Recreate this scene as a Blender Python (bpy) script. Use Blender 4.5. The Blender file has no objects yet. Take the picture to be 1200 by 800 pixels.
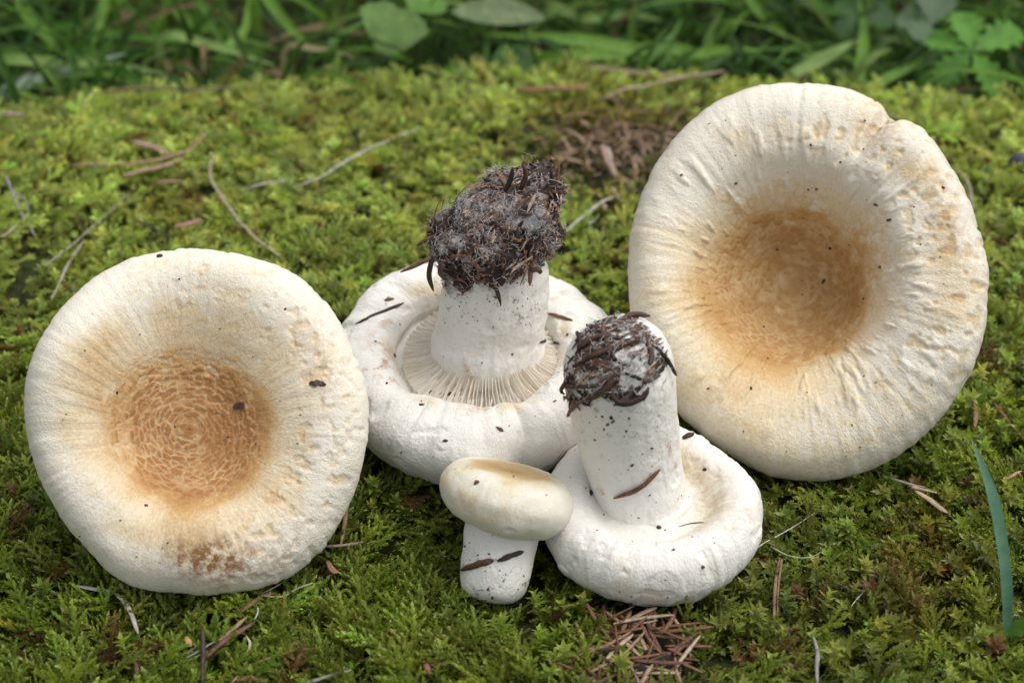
import bpy, bmesh, math, random
import numpy as np
from mathutils import Vector, Matrix
from mathutils.bvhtree import BVHTree

# ------------------------------------------------------------------ camera, sky, sun, exposure
# everything below is laid out in centimetres and built in metres (factor S)
S = 0.01
scene = bpy.context.scene
col = scene.collection
PITCH = math.radians(38.0); DIST = 68.0; HFOV = math.radians(30.0)
FWD = np.array([0, math.cos(PITCH), -math.sin(PITCH)])
UPV = np.array([0, math.sin(PITCH), math.cos(PITCH)])
RTV = np.array([1.0, 0, 0])
CAM = -FWD * DIST
FPX = 600 / math.tan(HFOV / 2)

cd = bpy.data.cameras.new('camera')
cam = bpy.data.objects.new('camera', cd); col.objects.link(cam)
cam.location = Vector(CAM * S); cam.rotation_euler = (math.pi / 2 - PITCH, 0, 0)
cd.sensor_width = 36; cd.angle = HFOV
cd.clip_start = 0.02; cd.clip_end = 400
cd.dof.use_dof = True; cd.dof.focus_distance = 0.59; cd.dof.aperture_fstop = 10.0
scene.camera = cam

SUN_EL = math.radians(66); SUN_AZ = math.radians(72)      # azimuth measured from +y (behind the mushrooms) to +x
world = bpy.data.worlds.new('World'); scene.world = world; world.use_nodes = True
wt = world.node_tree; wt.nodes.clear()
sky = wt.nodes.new('ShaderNodeTexSky'); sky.sky_type = 'NISHITA'; sky.sun_disc = False
sky.sun_elevation = SUN_EL; sky.sun_rotation = SUN_AZ
sky.air_density = 1.0; sky.dust_density = 4.0; sky.ozone_density = 1.0
hs = wt.nodes.new('ShaderNodeHueSaturation'); hs.inputs['Saturation'].default_value = 0.22   # an overcast, near white sky
bg = wt.nodes.new('ShaderNodeBackground'); bg.inputs['Strength'].default_value = 0.135
wo = wt.nodes.new('ShaderNodeOutputWorld')
wt.links.new(sky.outputs[0], hs.inputs['Color']); wt.links.new(hs.outputs[0], bg.inputs['Color']); wt.links.new(bg.outputs[0], wo.inputs[0])

sl = bpy.data.lights.new('sun', 'SUN'); sl.energy = 1.2; sl.angle = math.radians(38); sl.color = (1.0, 0.965, 0.91)
sun = bpy.data.objects.new('sun', sl); col.objects.link(sun)
sd = Vector((math.sin(SUN_AZ) * math.cos(SUN_EL), math.cos(SUN_AZ) * math.cos(SUN_EL), math.sin(SUN_EL)))
sun.rotation_euler = sd.to_track_quat('Z', 'Y').to_euler(); sun.location = sd * 3

vs = scene.view_settings
vs.view_transform = 'Standard'; vs.look = 'None'; vs.gamma = 1.0; vs.exposure = 0.34; vs.use_curve_mapping = False
scene.cycles.use_denoising = True
scene.cycles.max_bounces = 6; scene.cycles.transparent_max_bounces = 4

# ------------------------------------------------------------------ helpers
rng = np.random.RandomState(7)
random.seed(7)
def nrm(v): v = np.asarray(v, float); return v / np.linalg.norm(v)
def ray(u, v): return nrm(FWD + RTV * (u - 600) / FPX + UPV * (400 - v) / FPX)
def onz(u, v, z): d = ray(u, v); return CAM + d * (z - CAM[2]) / d[2]
def ony(u, v, y): d = ray(u, v); return CAM + d * (y - CAM[1]) / d[1]
def onplane(u, v, p, n): d = ray(u, v); return CAM + d * (np.dot(p - CAM, n) / np.dot(d, n))
def sstep(a, b, x): t = np.clip((np.asarray(x, float) - a) / (b - a), 0, 1); return t * t * (3 - 2 * t)

def _hash(ix, iy, iz, seed):
    h = (ix * 374761393 + iy * 668265263 + iz * 2147483647 + seed * 974634777) & 0xFFFFFFFF
    h = ((h ^ (h >> 13)) * 1274126177) & 0xFFFFFFFF
    h = ((h ^ (h >> 16)) * 2246822519) & 0xFFFFFFFF
    return ((h ^ (h >> 15)) & 0xFFFFFF) / float(0xFFFFFF)
def noise(p, seed=0):
    p = np.asarray(p, float); i = np.floor(p).astype(np.int64); f = p - i; f = f * f * (3 - 2 * f)
    r = 0
    for dx in (0, 1):
        wx = f[..., 0] if dx else 1 - f[..., 0]
        for dy in (0, 1):
            wy = f[..., 1] if dy else 1 - f[..., 1]
            for dz in (0, 1):
                wz = f[..., 2] if dz else 1 - f[..., 2]
                r = r + wx * wy * wz * _hash(i[..., 0] + dx, i[..., 1] + dy, i[..., 2] + dz, seed)
    return r * 2 - 1
def fbm(p, octv=4, seed=0):
    p = np.asarray(p, float); a = 1.0; r = 0; t = 0
    for k in range(octv):
        r = r + a * noise(p * 2 ** k + 17.3 * k, seed + k); t += a; a *= 0.5
    return r / t
def stack(*a): return np.stack(np.broadcast_arrays(*a), axis=-1)

def mesh_np(name, V, quads=None, tris=None, attrs=None, smooth=True):
    """V in centimetres, faces as int arrays"""
    me = bpy.data.meshes.new(name)
    V = np.ascontiguousarray(np.asarray(V, np.float32) * S)
    parts = []
    if quads is not None and len(quads): parts.append((np.asarray(quads, np.int32), 4))
    if tris is not None and len(tris): parts.append((np.asarray(tris, np.int32), 3))
    nl = sum(a.size for a, _ in parts); nf = sum(len(a) for a, _ in parts)
    me.vertices.add(len(V)); me.vertices.foreach_set('co', V.ravel())
    me.loops.add(nl); me.loops.foreach_set('vertex_index', np.concatenate([a.ravel() for a, _ in parts]))
    tot = np.concatenate([np.full(len(a), k, np.int32) for a, k in parts])
    st = np.concatenate([[0], np.cumsum(tot)[:-1]]).astype(np.int32)
    me.polygons.add(nf); me.polygons.foreach_set('loop_start', st); me.polygons.foreach_set('loop_total', tot)
    me.polygons.foreach_set('use_smooth', np.full(nf, smooth, bool))
    for k, a in (attrs or {}).items():
        a = np.asarray(a, np.float32)
        if a.ndim == 1:
            at = me.attributes.new(k, 'FLOAT', 'POINT'); at.data.foreach_set('value', a)
        else:
            at = me.attributes.new(k, 'FLOAT_VECTOR', 'POINT'); at.data.foreach_set('vector', np.ascontiguousarray(a).ravel())
    me.update(calc_edges=True); me.validate()
    return me

def link(name, me, mat=None, parent=None, loc=None):
    o = bpy.data.objects.new(name, me); col.objects.link(o)
    if mat is not None and me is not None: me.materials.append(mat)
    if parent is not None: o.parent = parent
    if loc is not None: o.location = Vector(np.asarray(loc, float) * S)
    return o
def tag(o, label, cat, group=None):
    o['label'] = label; o['category'] = cat
    if group: o['group'] = group
    return o
def thing(name, label, cat, loc, group=None):
    return tag(link(name, None, loc=loc), label, cat, group)

class MB:
    """collects small shapes (cm) into one mesh"""
    def __init__(self): self.V = []; self.T = []; self.Q = []; self.A = []; self.n = 0
    def add(self, V, Q=None, T=None, a=None):
        V = np.asarray(V, float)
        self.V.append(V)
        if Q is not None and len(Q): self.Q.append(np.asarray(Q) + self.n)
        if T is not None and len(T): self.T.append(np.asarray(T) + self.n)
        self.A.append(np.tile(np.asarray(a if a is not None else (0, 0, 0), float), (len(V), 1)))
        self.n += len(V)
    def mesh(self, name, origin=(0, 0, 0), smooth=True):
        V = np.concatenate(self.V) - np.asarray(origin)
        return mesh_np(name, V, np.concatenate(self.Q) if self.Q else None, np.concatenate(self.T) if self.T else None,
                       {'tint': np.concatenate(self.A)}, smooth)

def smooth_path(pts, n):
    pts = np.asarray(pts, float)
    if len(pts) == 2: pts = np.array([pts[0], (pts[0] + pts[1]) / 2, pts[1]])
    P = np.vstack([2 * pts[0] - pts[1], pts, 2 * pts[-1] - pts[-2]])
    d = np.concatenate([[0], np.cumsum(np.linalg.norm(np.diff(pts, axis=0), axis=1))])
    t = np.linspace(0, d[-1], n); out = []
    for x in t:
        k = min(np.searchsorted(d, x, side='right') - 1, len(pts) - 2)
        f = (x - d[k]) / max(d[k + 1] - d[k], 1e-9)
        a, b, c, e = P[k], P[k + 1], P[k + 2], P[k + 3]
        out.append(0.5 * (2 * b + (c - a) * f + (2 * a - 5 * b + 4 * c - e) * f ** 2 + (3 * b - a - 3 * c + e) * f ** 3))
    return np.array(out)

def tube(mb, path, rad, sides=6, a=None, flat=1.0, up=(0, 0, 1), rough=0.0):
    path = np.asarray(path, float); n = len(path)
    rad = np.broadcast_to(np.asarray(rad, float), (n,))
    tn = np.gradient(path, axis=0); tn /= np.maximum(np.linalg.norm(tn, axis=1), 1e-9)[:, None]
    up = np.asarray(up, float)
    sd_ = np.cross(tn, up); l = np.linalg.norm(sd_, axis=1); sd_[l < 1e-4] = (1, 0, 0); sd_ /= np.linalg.norm(sd_, axis=1)[:, None]
    nn = np.cross(sd_, tn)
    V = []
    ang = np.arange(sides) * 2 * math.pi / sides
    for k in range(n):
        rr = rad[k] * (1 + rough * rng.uniform(-1, 1, sides))
        V.append(path[k] + (np.cos(ang) * rr)[:, None] * sd_[k] + (np.sin(ang) * rr * flat)[:, None] * nn[k])
    V = np.concatenate(V + [path[:1], path[-1:]])
    Q = []; T = []
    for k in range(n - 1):
        for j in range(sides):
            j2 = (j + 1) % sides
            Q.append((k * sides + j, k * sides + j2, (k + 1) * sides + j2, (k + 1) * sides + j))
    e0 = n * sides; e1 = e0 + 1
    for j in range(sides):
        j2 = (j + 1) % sides
        T.append((e0, j2, j)); T.append((e1, (n - 1) * sides + j, (n - 1) * sides + j2))
    mb.add(V, Q, T, a)

# ------------------------------------------------------------------ materials
def new_mat(name):
    m = bpy.data.materials.new(name); m.use_nodes = True
    nt = m.node_tree; nt.nodes.clear()
    return m, nt
def nd(nt, typ, **kw):
    n = nt.nodes.new(typ)
    for k, v in kw.items():
        if k.startswith('i_'):
            key = k[2:]; key = int(key) if key.isdigit() else key.replace('_', ' ')
            n.inputs[key].default_value = v
        else: setattr(n, k, v)
    return n
def mix(nt, fac, a, b, blend='MIX'):
    n = nt.nodes.new('ShaderNodeMix'); n.data_type = 'RGBA'; n.blend_type = blend
    for sock, v in ((n.inputs[0], fac), (n.inputs[6], a), (n.inputs[7], b)):
        if hasattr(v, 'is_output'): nt.links.new(v, sock)
        elif isinstance(v, (int, float)): sock.default_value = v
        else: sock.default_value = (*v, 1) if len(v) == 3 else v
    return n.outputs[2]
def mth(nt, op, a, b=None, c=None, clamp=False):
    n = nt.nodes.new('ShaderNodeMath'); n.operation = op; n.use_clamp = clamp
    for k, v in enumerate((a, b, c)):
        if v is None: continue
        if hasattr(v, 'is_output'): nt.links.new(v, n.inputs[k])
        else: n.inputs[k].default_value = v
    return n.outputs[0]
def ramp(nt, fac, stops):
    n = nt.nodes.new('ShaderNodeValToRGB'); e = n.color_ramp.elements
    while len(e) < len(stops): e.new(0.5)
    for k, (p, c) in enumerate(stops):
        e[k].position = p; e[k].color = (*c, 1) if hasattr(c, '__len__') else (c, c, c, 1)
    nt.links.new(fac, n.inputs[0]); return n.outputs[0]
def ntex(nt, vec, scale, detail=3, rough=0.55, dist=0.0):
    n = nd(nt, 'ShaderNodeTexNoise'); n.inputs['Scale'].default_value = scale
    n.inputs['Detail'].default_value = detail; n.inputs['Roughness'].default_value = rough; n.inputs['Distortion'].default_value = dist
    if vec is not None: nt.links.new(vec, n.inputs['Vector'])
    return n.outputs[0]
def attr(nt, name, typ='GEOMETRY'):
    n = nd(nt, 'ShaderNodeAttribute'); n.attribute_name = name; n.attribute_type = typ; return n
def objvec(nt):
    return nd(nt, 'ShaderNodeTexCoord').outputs['Object']
def scaled(nt, vec, s):
    n = nd(nt, 'ShaderNodeVectorMath', operation='MULTIPLY'); nt.links.new(vec, n.inputs[0]); n.inputs[1].default_value = s; return n.outputs[0]
def bump(nt, h, strength, dist):
    n = nd(nt, 'ShaderNodeBump'); n.inputs['Strength'].default_value = strength; n.inputs['Distance'].default_value = dist
    nt.links.new(h, n.inputs['Height']); return n.outputs[0]
def finish(nt, color, rough=0.6, normal=None, sss=0.0, sss_r=(0.004, 0.0025, 0.0015), spec=0.35, transl=0.0):
    p = nd(nt, 'ShaderNodeBsdfPrincipled')
    if hasattr(color, 'is_output'): nt.links.new(color, p.inputs['Base Color'])
    else: p.inputs['Base Color'].default_value = (*color, 1)
    if hasattr(rough, 'is_output'): nt.links.new(rough, p.inputs['Roughness'])
    else: p.inputs['Roughness'].default_value = rough
    p.inputs['Specular IOR Level'].default_value = spec
    if normal is not None: nt.links.new(normal, p.inputs['Normal'])
    if sss:
        p.inputs['Subsurface Weight'].default_value = sss; p.inputs['Subsurface Radius'].default_value = sss_r; p.inputs['Subsurface Scale'].default_value = 1.0
    out = nd(nt, 'ShaderNodeOutputMaterial'); sh = p.outputs[0]
    if transl:
        t = nd(nt, 'ShaderNodeBsdfTranslucent')
        if hasattr(color, 'is_output'): nt.links.new(color, t.inputs[0])
        else: t.inputs[0].default_value = (*color, 1)
        mx = nd(nt, 'ShaderNodeMixShader'); mx.inputs[0].default_value = transl
        nt.links.new(sh, mx.inputs[1]); nt.links.new(t.outputs[0], mx.inputs[2]); sh = mx.outputs[0]
    nt.links.new(sh, out.inputs[0])

def cap_material(name, white, cream, tan, deep, crackc, streak_amt):
    m, nt = new_mat(name)
    st = attr(nt, 'strk').outputs['Vector']        # (cos, sin, arc length) : streaks run from hub to rim
    ov = objvec(nt)
    och = attr(nt, 'och').outputs['Fac']; crk = attr(nt, 'crk').outputs['Fac']; stn = attr(nt, 'stn').outputs['Fac']
    fine = ntex(nt, ov, 420, 4, 0.65)
    blot = ntex(nt, ov, 60, 4, 0.6)
    strk = ntex(nt, scaled(nt, st, (46, 46, 9)), 1.0, 4, 0.62)
    strk2 = ntex(nt, scaled(nt, st, (110, 110, 14)), 1.0, 3, 0.6)
    o2 = mth(nt, 'ADD', och, mth(nt, 'MULTIPLY', mth(nt, 'SUBTRACT', blot, 0.5), 0.5))
    o2 = mth(nt, 'ADD', o2, mth(nt, 'MULTIPLY', mth(nt, 'SUBTRACT', strk, 0.5), streak_amt))
    o2 = mth(nt, 'ADD', o2, mth(nt, 'MULTIPLY', mth(nt, 'SUBTRACT', fine, 0.5), 0.22), clamp=True)
    base = ramp(nt, o2, [(0.0, white), (0.12, white), (0.34, cream), (0.62, tan), (1.0, deep)])
    base = mix(nt, mth(nt, 'MULTIPLY', ramp(nt, strk2, [(0.52, 0.0), (0.72, 1.0)]), 0.16), base, tan)
    base = mix(nt, crk, base, crackc)
    # brown scuffs and stains
    sm = mth(nt, 'MULTIPLY', stn, ramp(nt, ntex(nt, ov, 330, 5, 0.7), [(0.38, 0.0), (0.6, 1.0)]), clamp=True)
    base = mix(nt, sm, base, (0.26, 0.125, 0.045))
    fleck = ramp(nt, ntex(nt, ov, 900, 2, 0.5), [(0.71, 0.0), (0.76, 1.0)])
    base = mix(nt, mth(nt, 'MULTIPLY', fleck, 0.45), base, (0.33, 0.2, 0.09))
    hgt = mth(nt, 'ADD', mth(nt, 'MULTIPLY', strk2, 0.7), mth(nt, 'ADD', mth(nt, 'MULTIPLY', fine, 0.16), mth(nt, 'MULTIPLY', strk, 0.8)))
    finish(nt, base, 0.62, bump(nt, hgt, 0.55, 0.0008), sss=0.0, spec=0.3)
    return m

def flesh_material(name, white, stain, streak=(46, 46, 9), amt=0.2, dirt=0.0):
    m, nt = new_mat(name)
    ov = objvec(nt); st = attr(nt, 'strk').outputs['Vector']; stn = attr(nt, 'stn').outputs['Fac']
    strk = ntex(nt, scaled(nt, st, streak), 1.0, 4, 0.6)
    blot = ntex(nt, ov, 75, 4, 0.6)
    fine = ntex(nt, ov, 520, 4, 0.65)
    och = attr(nt, 'och').outputs['Fac']
    f = mth(nt, 'ADD', och, mth(nt, 'MULTIPLY', mth(nt, 'SUBTRACT', blot, 0.5), 0.75))
    f = mth(nt, 'ADD', f, mth(nt, 'MULTIPLY', mth(nt, 'SUBTRACT', strk, 0.5), amt), clamp=True)
    c = ramp(nt, f, [(0.0, white), (0.2, white), (0.7, stain), (1.0, tuple(x * .7 for x in stain))])
    rs = mth(nt, 'MULTIPLY', stn, ramp(nt, ntex(nt, ov, 260, 4, 0.65), [(0.46, 0.0), (0.6, 1.0)]))
    c = mix(nt, rs, c, (0.42, 0.19, 0.05))
    if dirt:
        dm = mth(nt, 'MULTIPLY', ramp(nt, ntex(nt, ov, 340, 5, 0.75), [(0.56, 0.0), (0.66, 1.0)]), attr(nt, 'dirt').outputs['Fac'])
        c = mix(nt, mth(nt, 'MULTIPLY', dm, dirt), c, (0.09, 0.055, 0.04))
    fleck = ramp(nt, ntex(nt, ov, 800, 2, 0.5), [(0.72, 0.0), (0.77, 1.0)])
    c = mix(nt, mth(nt, 'MULTIPLY', fleck, 0.35), c, (0.4, 0.27, 0.13))
    hgt = mth(nt, 'ADD', mth(nt, 'MULTIPLY', strk, 0.8), mth(nt, 'MULTIPLY', fine, 0.16))
    finish(nt, c, 0.55, bump(nt, hgt, 0.7, 0.0009), sss=0.0, spec=0.35)
    return m

def tint_material(name, rough=0.7, transl=0.0, nscale=600, amt=0.5, spec=0.3, bumpd=0.0003):
    """colour comes from the 'tint' attribute of each small piece, varied by grain"""
    m, nt = new_mat(name)
    t = attr(nt, 'tint').outputs['Color']; g = ntex(nt, objvec(nt), nscale, 4, 0.6)
    c = mix(nt, amt, t, mix(nt, 1.0, t, ramp(nt, g, [(0.3, 0.35), (0.7, 1.75)]), 'MULTIPLY'))
    finish(nt, c, rough, bump(nt, g, 0.5, bumpd), transl=transl, spec=spec)
    return m

M = {}
WH = (0.80, 0.765, 0.70)
M['cap_scaly'] = cap_material('cap_scaly', (0.80, 0.755, 0.645), (0.72, 0.60, 0.41), (0.56, 0.345, 0.145), (0.36, 0.165, 0.052), (0.66, 0.47, 0.26), 0.5)
M['cap_velvet'] = cap_material('cap_velvet', (0.80, 0.755, 0.645), (0.72, 0.60, 0.40), (0.60, 0.40, 0.185), (0.46, 0.25, 0.085), (0.66, 0.49, 0.27), 0.6)
M['cap_small'] = cap_material('cap_small', (0.80, 0.77, 0.66), (0.74, 0.67, 0.50), (0.58, 0.43, 0.23), (0.46, 0.30, 0.13), (0.62, 0.47, 0.27), 0.2)
M['flesh'] = flesh_material('flesh', (0.81, 0.785, 0.73), (0.68, 0.57, 0.38), amt=0.5)
M['stem'] = flesh_material('stem', (0.81, 0.785, 0.735), (0.68, 0.57, 0.40), (9, 9, 5), 0.3, dirt=0.85)
M['gill'] = flesh_material('gill', (0.79, 0.73, 0.63), (0.62, 0.48, 0.30), (20, 20, 3), 0.15)
M['soil'] = tint_material('soil', 0.85, nscale=900, amt=0.9)
M['myc'] = tint_material('mycelium', 0.8, transl=0.25, amt=0.1)
M['litter'] = tint_material('litter', 0.6, nscale=450, amt=0.6)
M['blade'] = tint_material('grass_blade', 0.5, transl=0.38, nscale=140, amt=0.35, spec=0.22)
M['leaf'] = tint_material('leaf', 0.5, transl=0.4, nscale=160, amt=0.4, spec=0.25, bumpd=0.0005)
M['pebble'] = tint_material('pebble', 0.5, nscale=300, amt=0.5)

def moss_material():
    m, nt = new_mat('moss')
    t = attr(nt, 'tint', 'INSTANCER').outputs['Color']
    h = attr(nt, 'age').outputs['Fac']      # 0 old lower leaves, 1 young shoot tip
    oi = nd(nt, 'ShaderNodeObjectInfo').outputs['Random']
    c = mix(nt, ramp(nt, h, [(0.0, 0.0), (0.7, 1.0)]), mix(nt, 1.0, t, (0.6, 0.45, 0.4), 'MULTIPLY'), t)
    c = mix(nt, ramp(nt, h, [(0.75, 0.0), (1.0, 0.45)]), c, mix(nt, 1.0, t, (1.55, 1.35, 1.3), 'MULTIPLY'))
    p = nd(nt, 'ShaderNodeBsdfPrincipled'); nt.links.new(c, p.inputs['Base Color'])
    p.inputs['Roughness'].default_value = 0.36; p.inputs['Specular IOR Level'].default_value = 0.5
    tr = nd(nt, 'ShaderNodeBsdfTranslucent'); nt.links.new(mix(nt, 1.0, c, (1.15, 1.1, 0.6), 'MULTIPLY'), tr.inputs[0])
    mx = nd(nt, 'ShaderNodeMixShader'); mx.inputs[0].default_value = 0.45
    nt.links.new(p.outputs[0], mx.inputs[1]); nt.links.new(tr.outputs[0], mx.inputs[2])
    out = nd(nt, 'ShaderNodeOutputMaterial'); nt.links.new(mx.outputs[0], out.inputs[0])
    return m
M['moss'] = moss_material()

def ground_material():
    m, nt = new_mat('ground'); ov = objvec(nt)
    a = ntex(nt, ov, 60, 6, 0.65); b = ntex(nt, ov, 9, 5, 0.6); c = ntex(nt, ov, 400, 4, 0.7)
    soil = ramp(nt, a, [(0.3, (0.012, 0.009, 0.006)), (0.55, (0.035, 0.025, 0.014)), (0.75, (0.07, 0.05, 0.028))])
    green = ramp(nt, c, [(0.3, (0.015, 0.028, 0.006)), (0.7, (0.06, 0.09, 0.02))])
    base = mix(nt, ramp(nt, b, [(0.35, 0.15), (0.6, 0.75)]), soil, green)
    finish(nt, base, 0.9, bump(nt, mth(nt, 'ADD', a, c), 0.8, 0.003), spec=0.2)
    return m
M['ground'] = ground_material()

# ------------------------------------------------------------------ ground: a mossy bank that drops behind the mushrooms
def edge_y(x):
    x = np.asarray(x, float)
    return 19.3 - 0.0080 * np.clip(x, -60, 60) ** 2 * np.where(x > 0, 1.1, 1.2) + 0.7 * noise(stack(x * 0.16, 0 * x, 0 * x + 3.3), 5)
def gz(x, y):
    x = np.asarray(x, float); y = np.asarray(y, float)
    ed = np.maximum(edge_y(x), -4)
    z = 0.42 * fbm(stack(x * 0.13, y * 0.13, 0 * x), 3, 11) + 0.16 * noise(stack(x * 0.55, y * 0.55, 0 * x), 14)
    z = z - 0.006 * np.maximum(0, y - 6) ** 2 * (y < ed) - 0.006 * np.maximum(0, ed - 6) ** 2 * (y >= ed)
    z = z - 6.0 * sstep(0, 8, y - ed) + 0.02 * np.abs(np.minimum(0, y + 40)) * 0
    return z
def axis_coords(dense_lo, dense_hi, step, far):
    a = list(np.arange(dense_lo, dense_hi + 1e-6, step)); s = step; v = dense_hi
    while v < far: s *= 1.35; v += s; a.append(v)
    s = step; v = dense_lo
    while v > -far: s *= 1.35; v -= s; a.insert(0, v)
    return np.array(a)
gx = axis_coords(-50, 50, 0.8, 12000); gy = axis_coords(-36, 60, 0.8, 12000)
X, Y = np.meshgrid(gx, gy)
Z = gz(X, Y)
nx, ny = len(gx), len(gy)
idx = np.arange(nx * ny).reshape(ny, nx)
qd = np.stack([idx[:-1, :-1], idx[:-1, 1:], idx[1:, 1:], idx[1:, :-1]], -1).reshape(-1, 4)
ground = link('ground', mesh_np('ground', np.stack([X, Y, Z], -1).reshape(-1, 3), qd), M['ground'])
ground['kind'] = 'structure'; ground['label'] = 'dark soil of the mossy bank and the hollow behind it'

# ------------------------------------------------------------------ mushrooms
MUSH = []          # (vertices, faces) in cm for contact tests
def frame(n):
    n = nrm(n); e1 = np.cross((0, 0, 1), n)
    if np.linalg.norm(e1) < 0.25: e1 = np.array([1., 0, 0]) - n * n[0]
    e1 = nrm(e1); return e1, np.cross(n, e1), n

def resample(prof, K, density=None):
    P = smooth_path(prof, 1200)
    d = np.concatenate([[0], np.cumsum(np.linalg.norm(np.diff(P, axis=0), axis=1))])
    w = np.ones(len(P)) if density is None else np.interp(np.linspace(0, 1, len(P)), *density)
    c = np.concatenate([[0], np.cumsum((w[1:] + w[:-1]) / 2 * np.diff(d))]); c /= c[-1]
    t = np.linspace(0, 1, K)
    s = np.interp(t, c, P[:, 0]); z = np.interp(t, c, P[:, 1]); arc = np.interp(t, c, d)
    s[0] = 0; s[-1] = 0
    return np.maximum(s, 0), z, arc

def grid_normals(P):
    du = np.gradient(P, axis=0); dv = (np.roll(P, -1, 1) - np.roll(P, 1, 1)) / 2
    n = np.cross(dv, du); l = np.linalg.norm(n, axis=-1, keepdims=True)
    return n / np.maximum(l, 1e-9)

def grid_faces(K, Mn):
    """rings 0..K-1, first and last collapsed to one vertex"""
    def vid(k, m): return 1 + (k - 1) * Mn + m % Mn
    m = np.arange(Mn); m2 = (m + 1) % Mn
    Q = []
    for k in range(1, K - 2):
        Q.append(np.stack([1 + (k - 1) * Mn + m, 1 + (k - 1) * Mn + m2, 1 + k * Mn + m2, 1 + k * Mn + m], -1))
    last = 1 + (K - 2) * Mn
    T = np.concatenate([np.stack([0 * m, 1 + m2, 1 + m], -1), np.stack([0 * m + last, 1 + (K - 3) * Mn + m, 1 + (K - 3) * Mn + m2], -1)])
    return np.concatenate(Q), T

def lathe(C, n, prof, Rf, K, Mn, disp=None, density=None, ripple=None, bend=None):
    """prof (s, z) in cm for mean radius; Rf(theta) relative radius. Returns grid + helper arrays"""
    e1, e2, n = frame(n)
    s, z, arc = resample(prof, K, density)
    th = np.arange(Mn) * 2 * math.pi / Mn
    smax = s.max()
    rel = 1 + (Rf(th)[None, :] - 1) * sstep(0.05, 0.75, s / smax)[:, None]
    rr = s[:, None] * rel; zz = np.repeat(z[:, None], Mn, 1); TH = np.repeat(th[None], K, 0)
    if ripple is not None: rr, zz = ripple(rr, zz, TH, s / smax, arc)
    P = C + (rr * np.cos(TH))[..., None] * e1 + (rr * np.sin(TH))[..., None] * e2 + zz[..., None] * n
    if bend is not None: P = bend(P, zz)
    N = grid_normals(P)
    cen = P.reshape(-1, 3).mean(0)
    if ((P - cen) * N).sum() < 0: N = -N
    info = dict(s=np.repeat((s / smax)[:, None], Mn, 1), th=TH, arc=np.repeat(arc[:, None], Mn, 1), r=rr, z=zz)
    if disp is not None: P = P + disp(P, N, info)[..., None] * N
    P[0] = P[0].mean(0); P[-1] = P[-1].mean(0)
    return P, N, info

def grid_obj(name, P, info, attrs, mat, parent, origin, register=True):
    K, Mn = P.shape[:2]
    def fl(a): return np.concatenate([a[:1, 0], a[1:-1].reshape(-1, *a.shape[2:]), a[-1:, 0]])
    V = fl(P); Q, T = grid_faces(K, Mn)
    a = {k: fl(np.broadcast_to(v, P.shape[:2])) for k, v in attrs.items()}
    a['strk'] = fl(stack(np.cos(info['th']), np.sin(info['th']), info['arc']))
    # make sure faces point outwards
    c = V.mean(0); q = Q[len(Q) // 3]
    vol = 0
    for A_, B_, C_ in ((0, 1, 2), (0, 2, 3)):
        vol += np.einsum('ij,ij->i', V[Q[:, A_]] - c, np.cross(V[Q[:, B_]] - c, V[Q[:, C_]] - c)).sum()
    if vol < 0: Q = Q[:, ::-1]; T = T[:, ::-1]
    o = link(name, mesh_np(name, V - origin, Q, T, a), mat, parent)
    if register: MUSH.append((V, Q, T, o))
    return o

def polar_outline(px, C, n, plane_off=0.0):
    e1, e2, n = frame(n)
    a = []
    for u, v in px:
        d = onplane(u, v, C + n * plane_off, n) - C
        a.append((math.atan2(d @ e2, d @ e1), math.hypot(d @ e1, d @ e2)))
    a.sort(); a = np.array(a)
    th = np.concatenate([a[:, 0] - 2 * math.pi, a[:, 0], a[:, 0] + 2 * math.pi]); r = np.tile(a[:, 1], 3)
    tt = np.linspace(-math.pi, math.pi, 721)
    rv = np.interp(tt, th, r)
    k = np.hanning(25); k /= k.sum()
    rv = np.convolve(np.concatenate([rv[-61:-1], rv, rv[1:61]]), k, 'same')[60:-60]
    Rm = rv.mean()
    def f(t): return np.interp((np.asarray(t) + math.pi) % (2 * math.pi) - math.pi, tt, rv / Rm)
    return f, Rm

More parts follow.
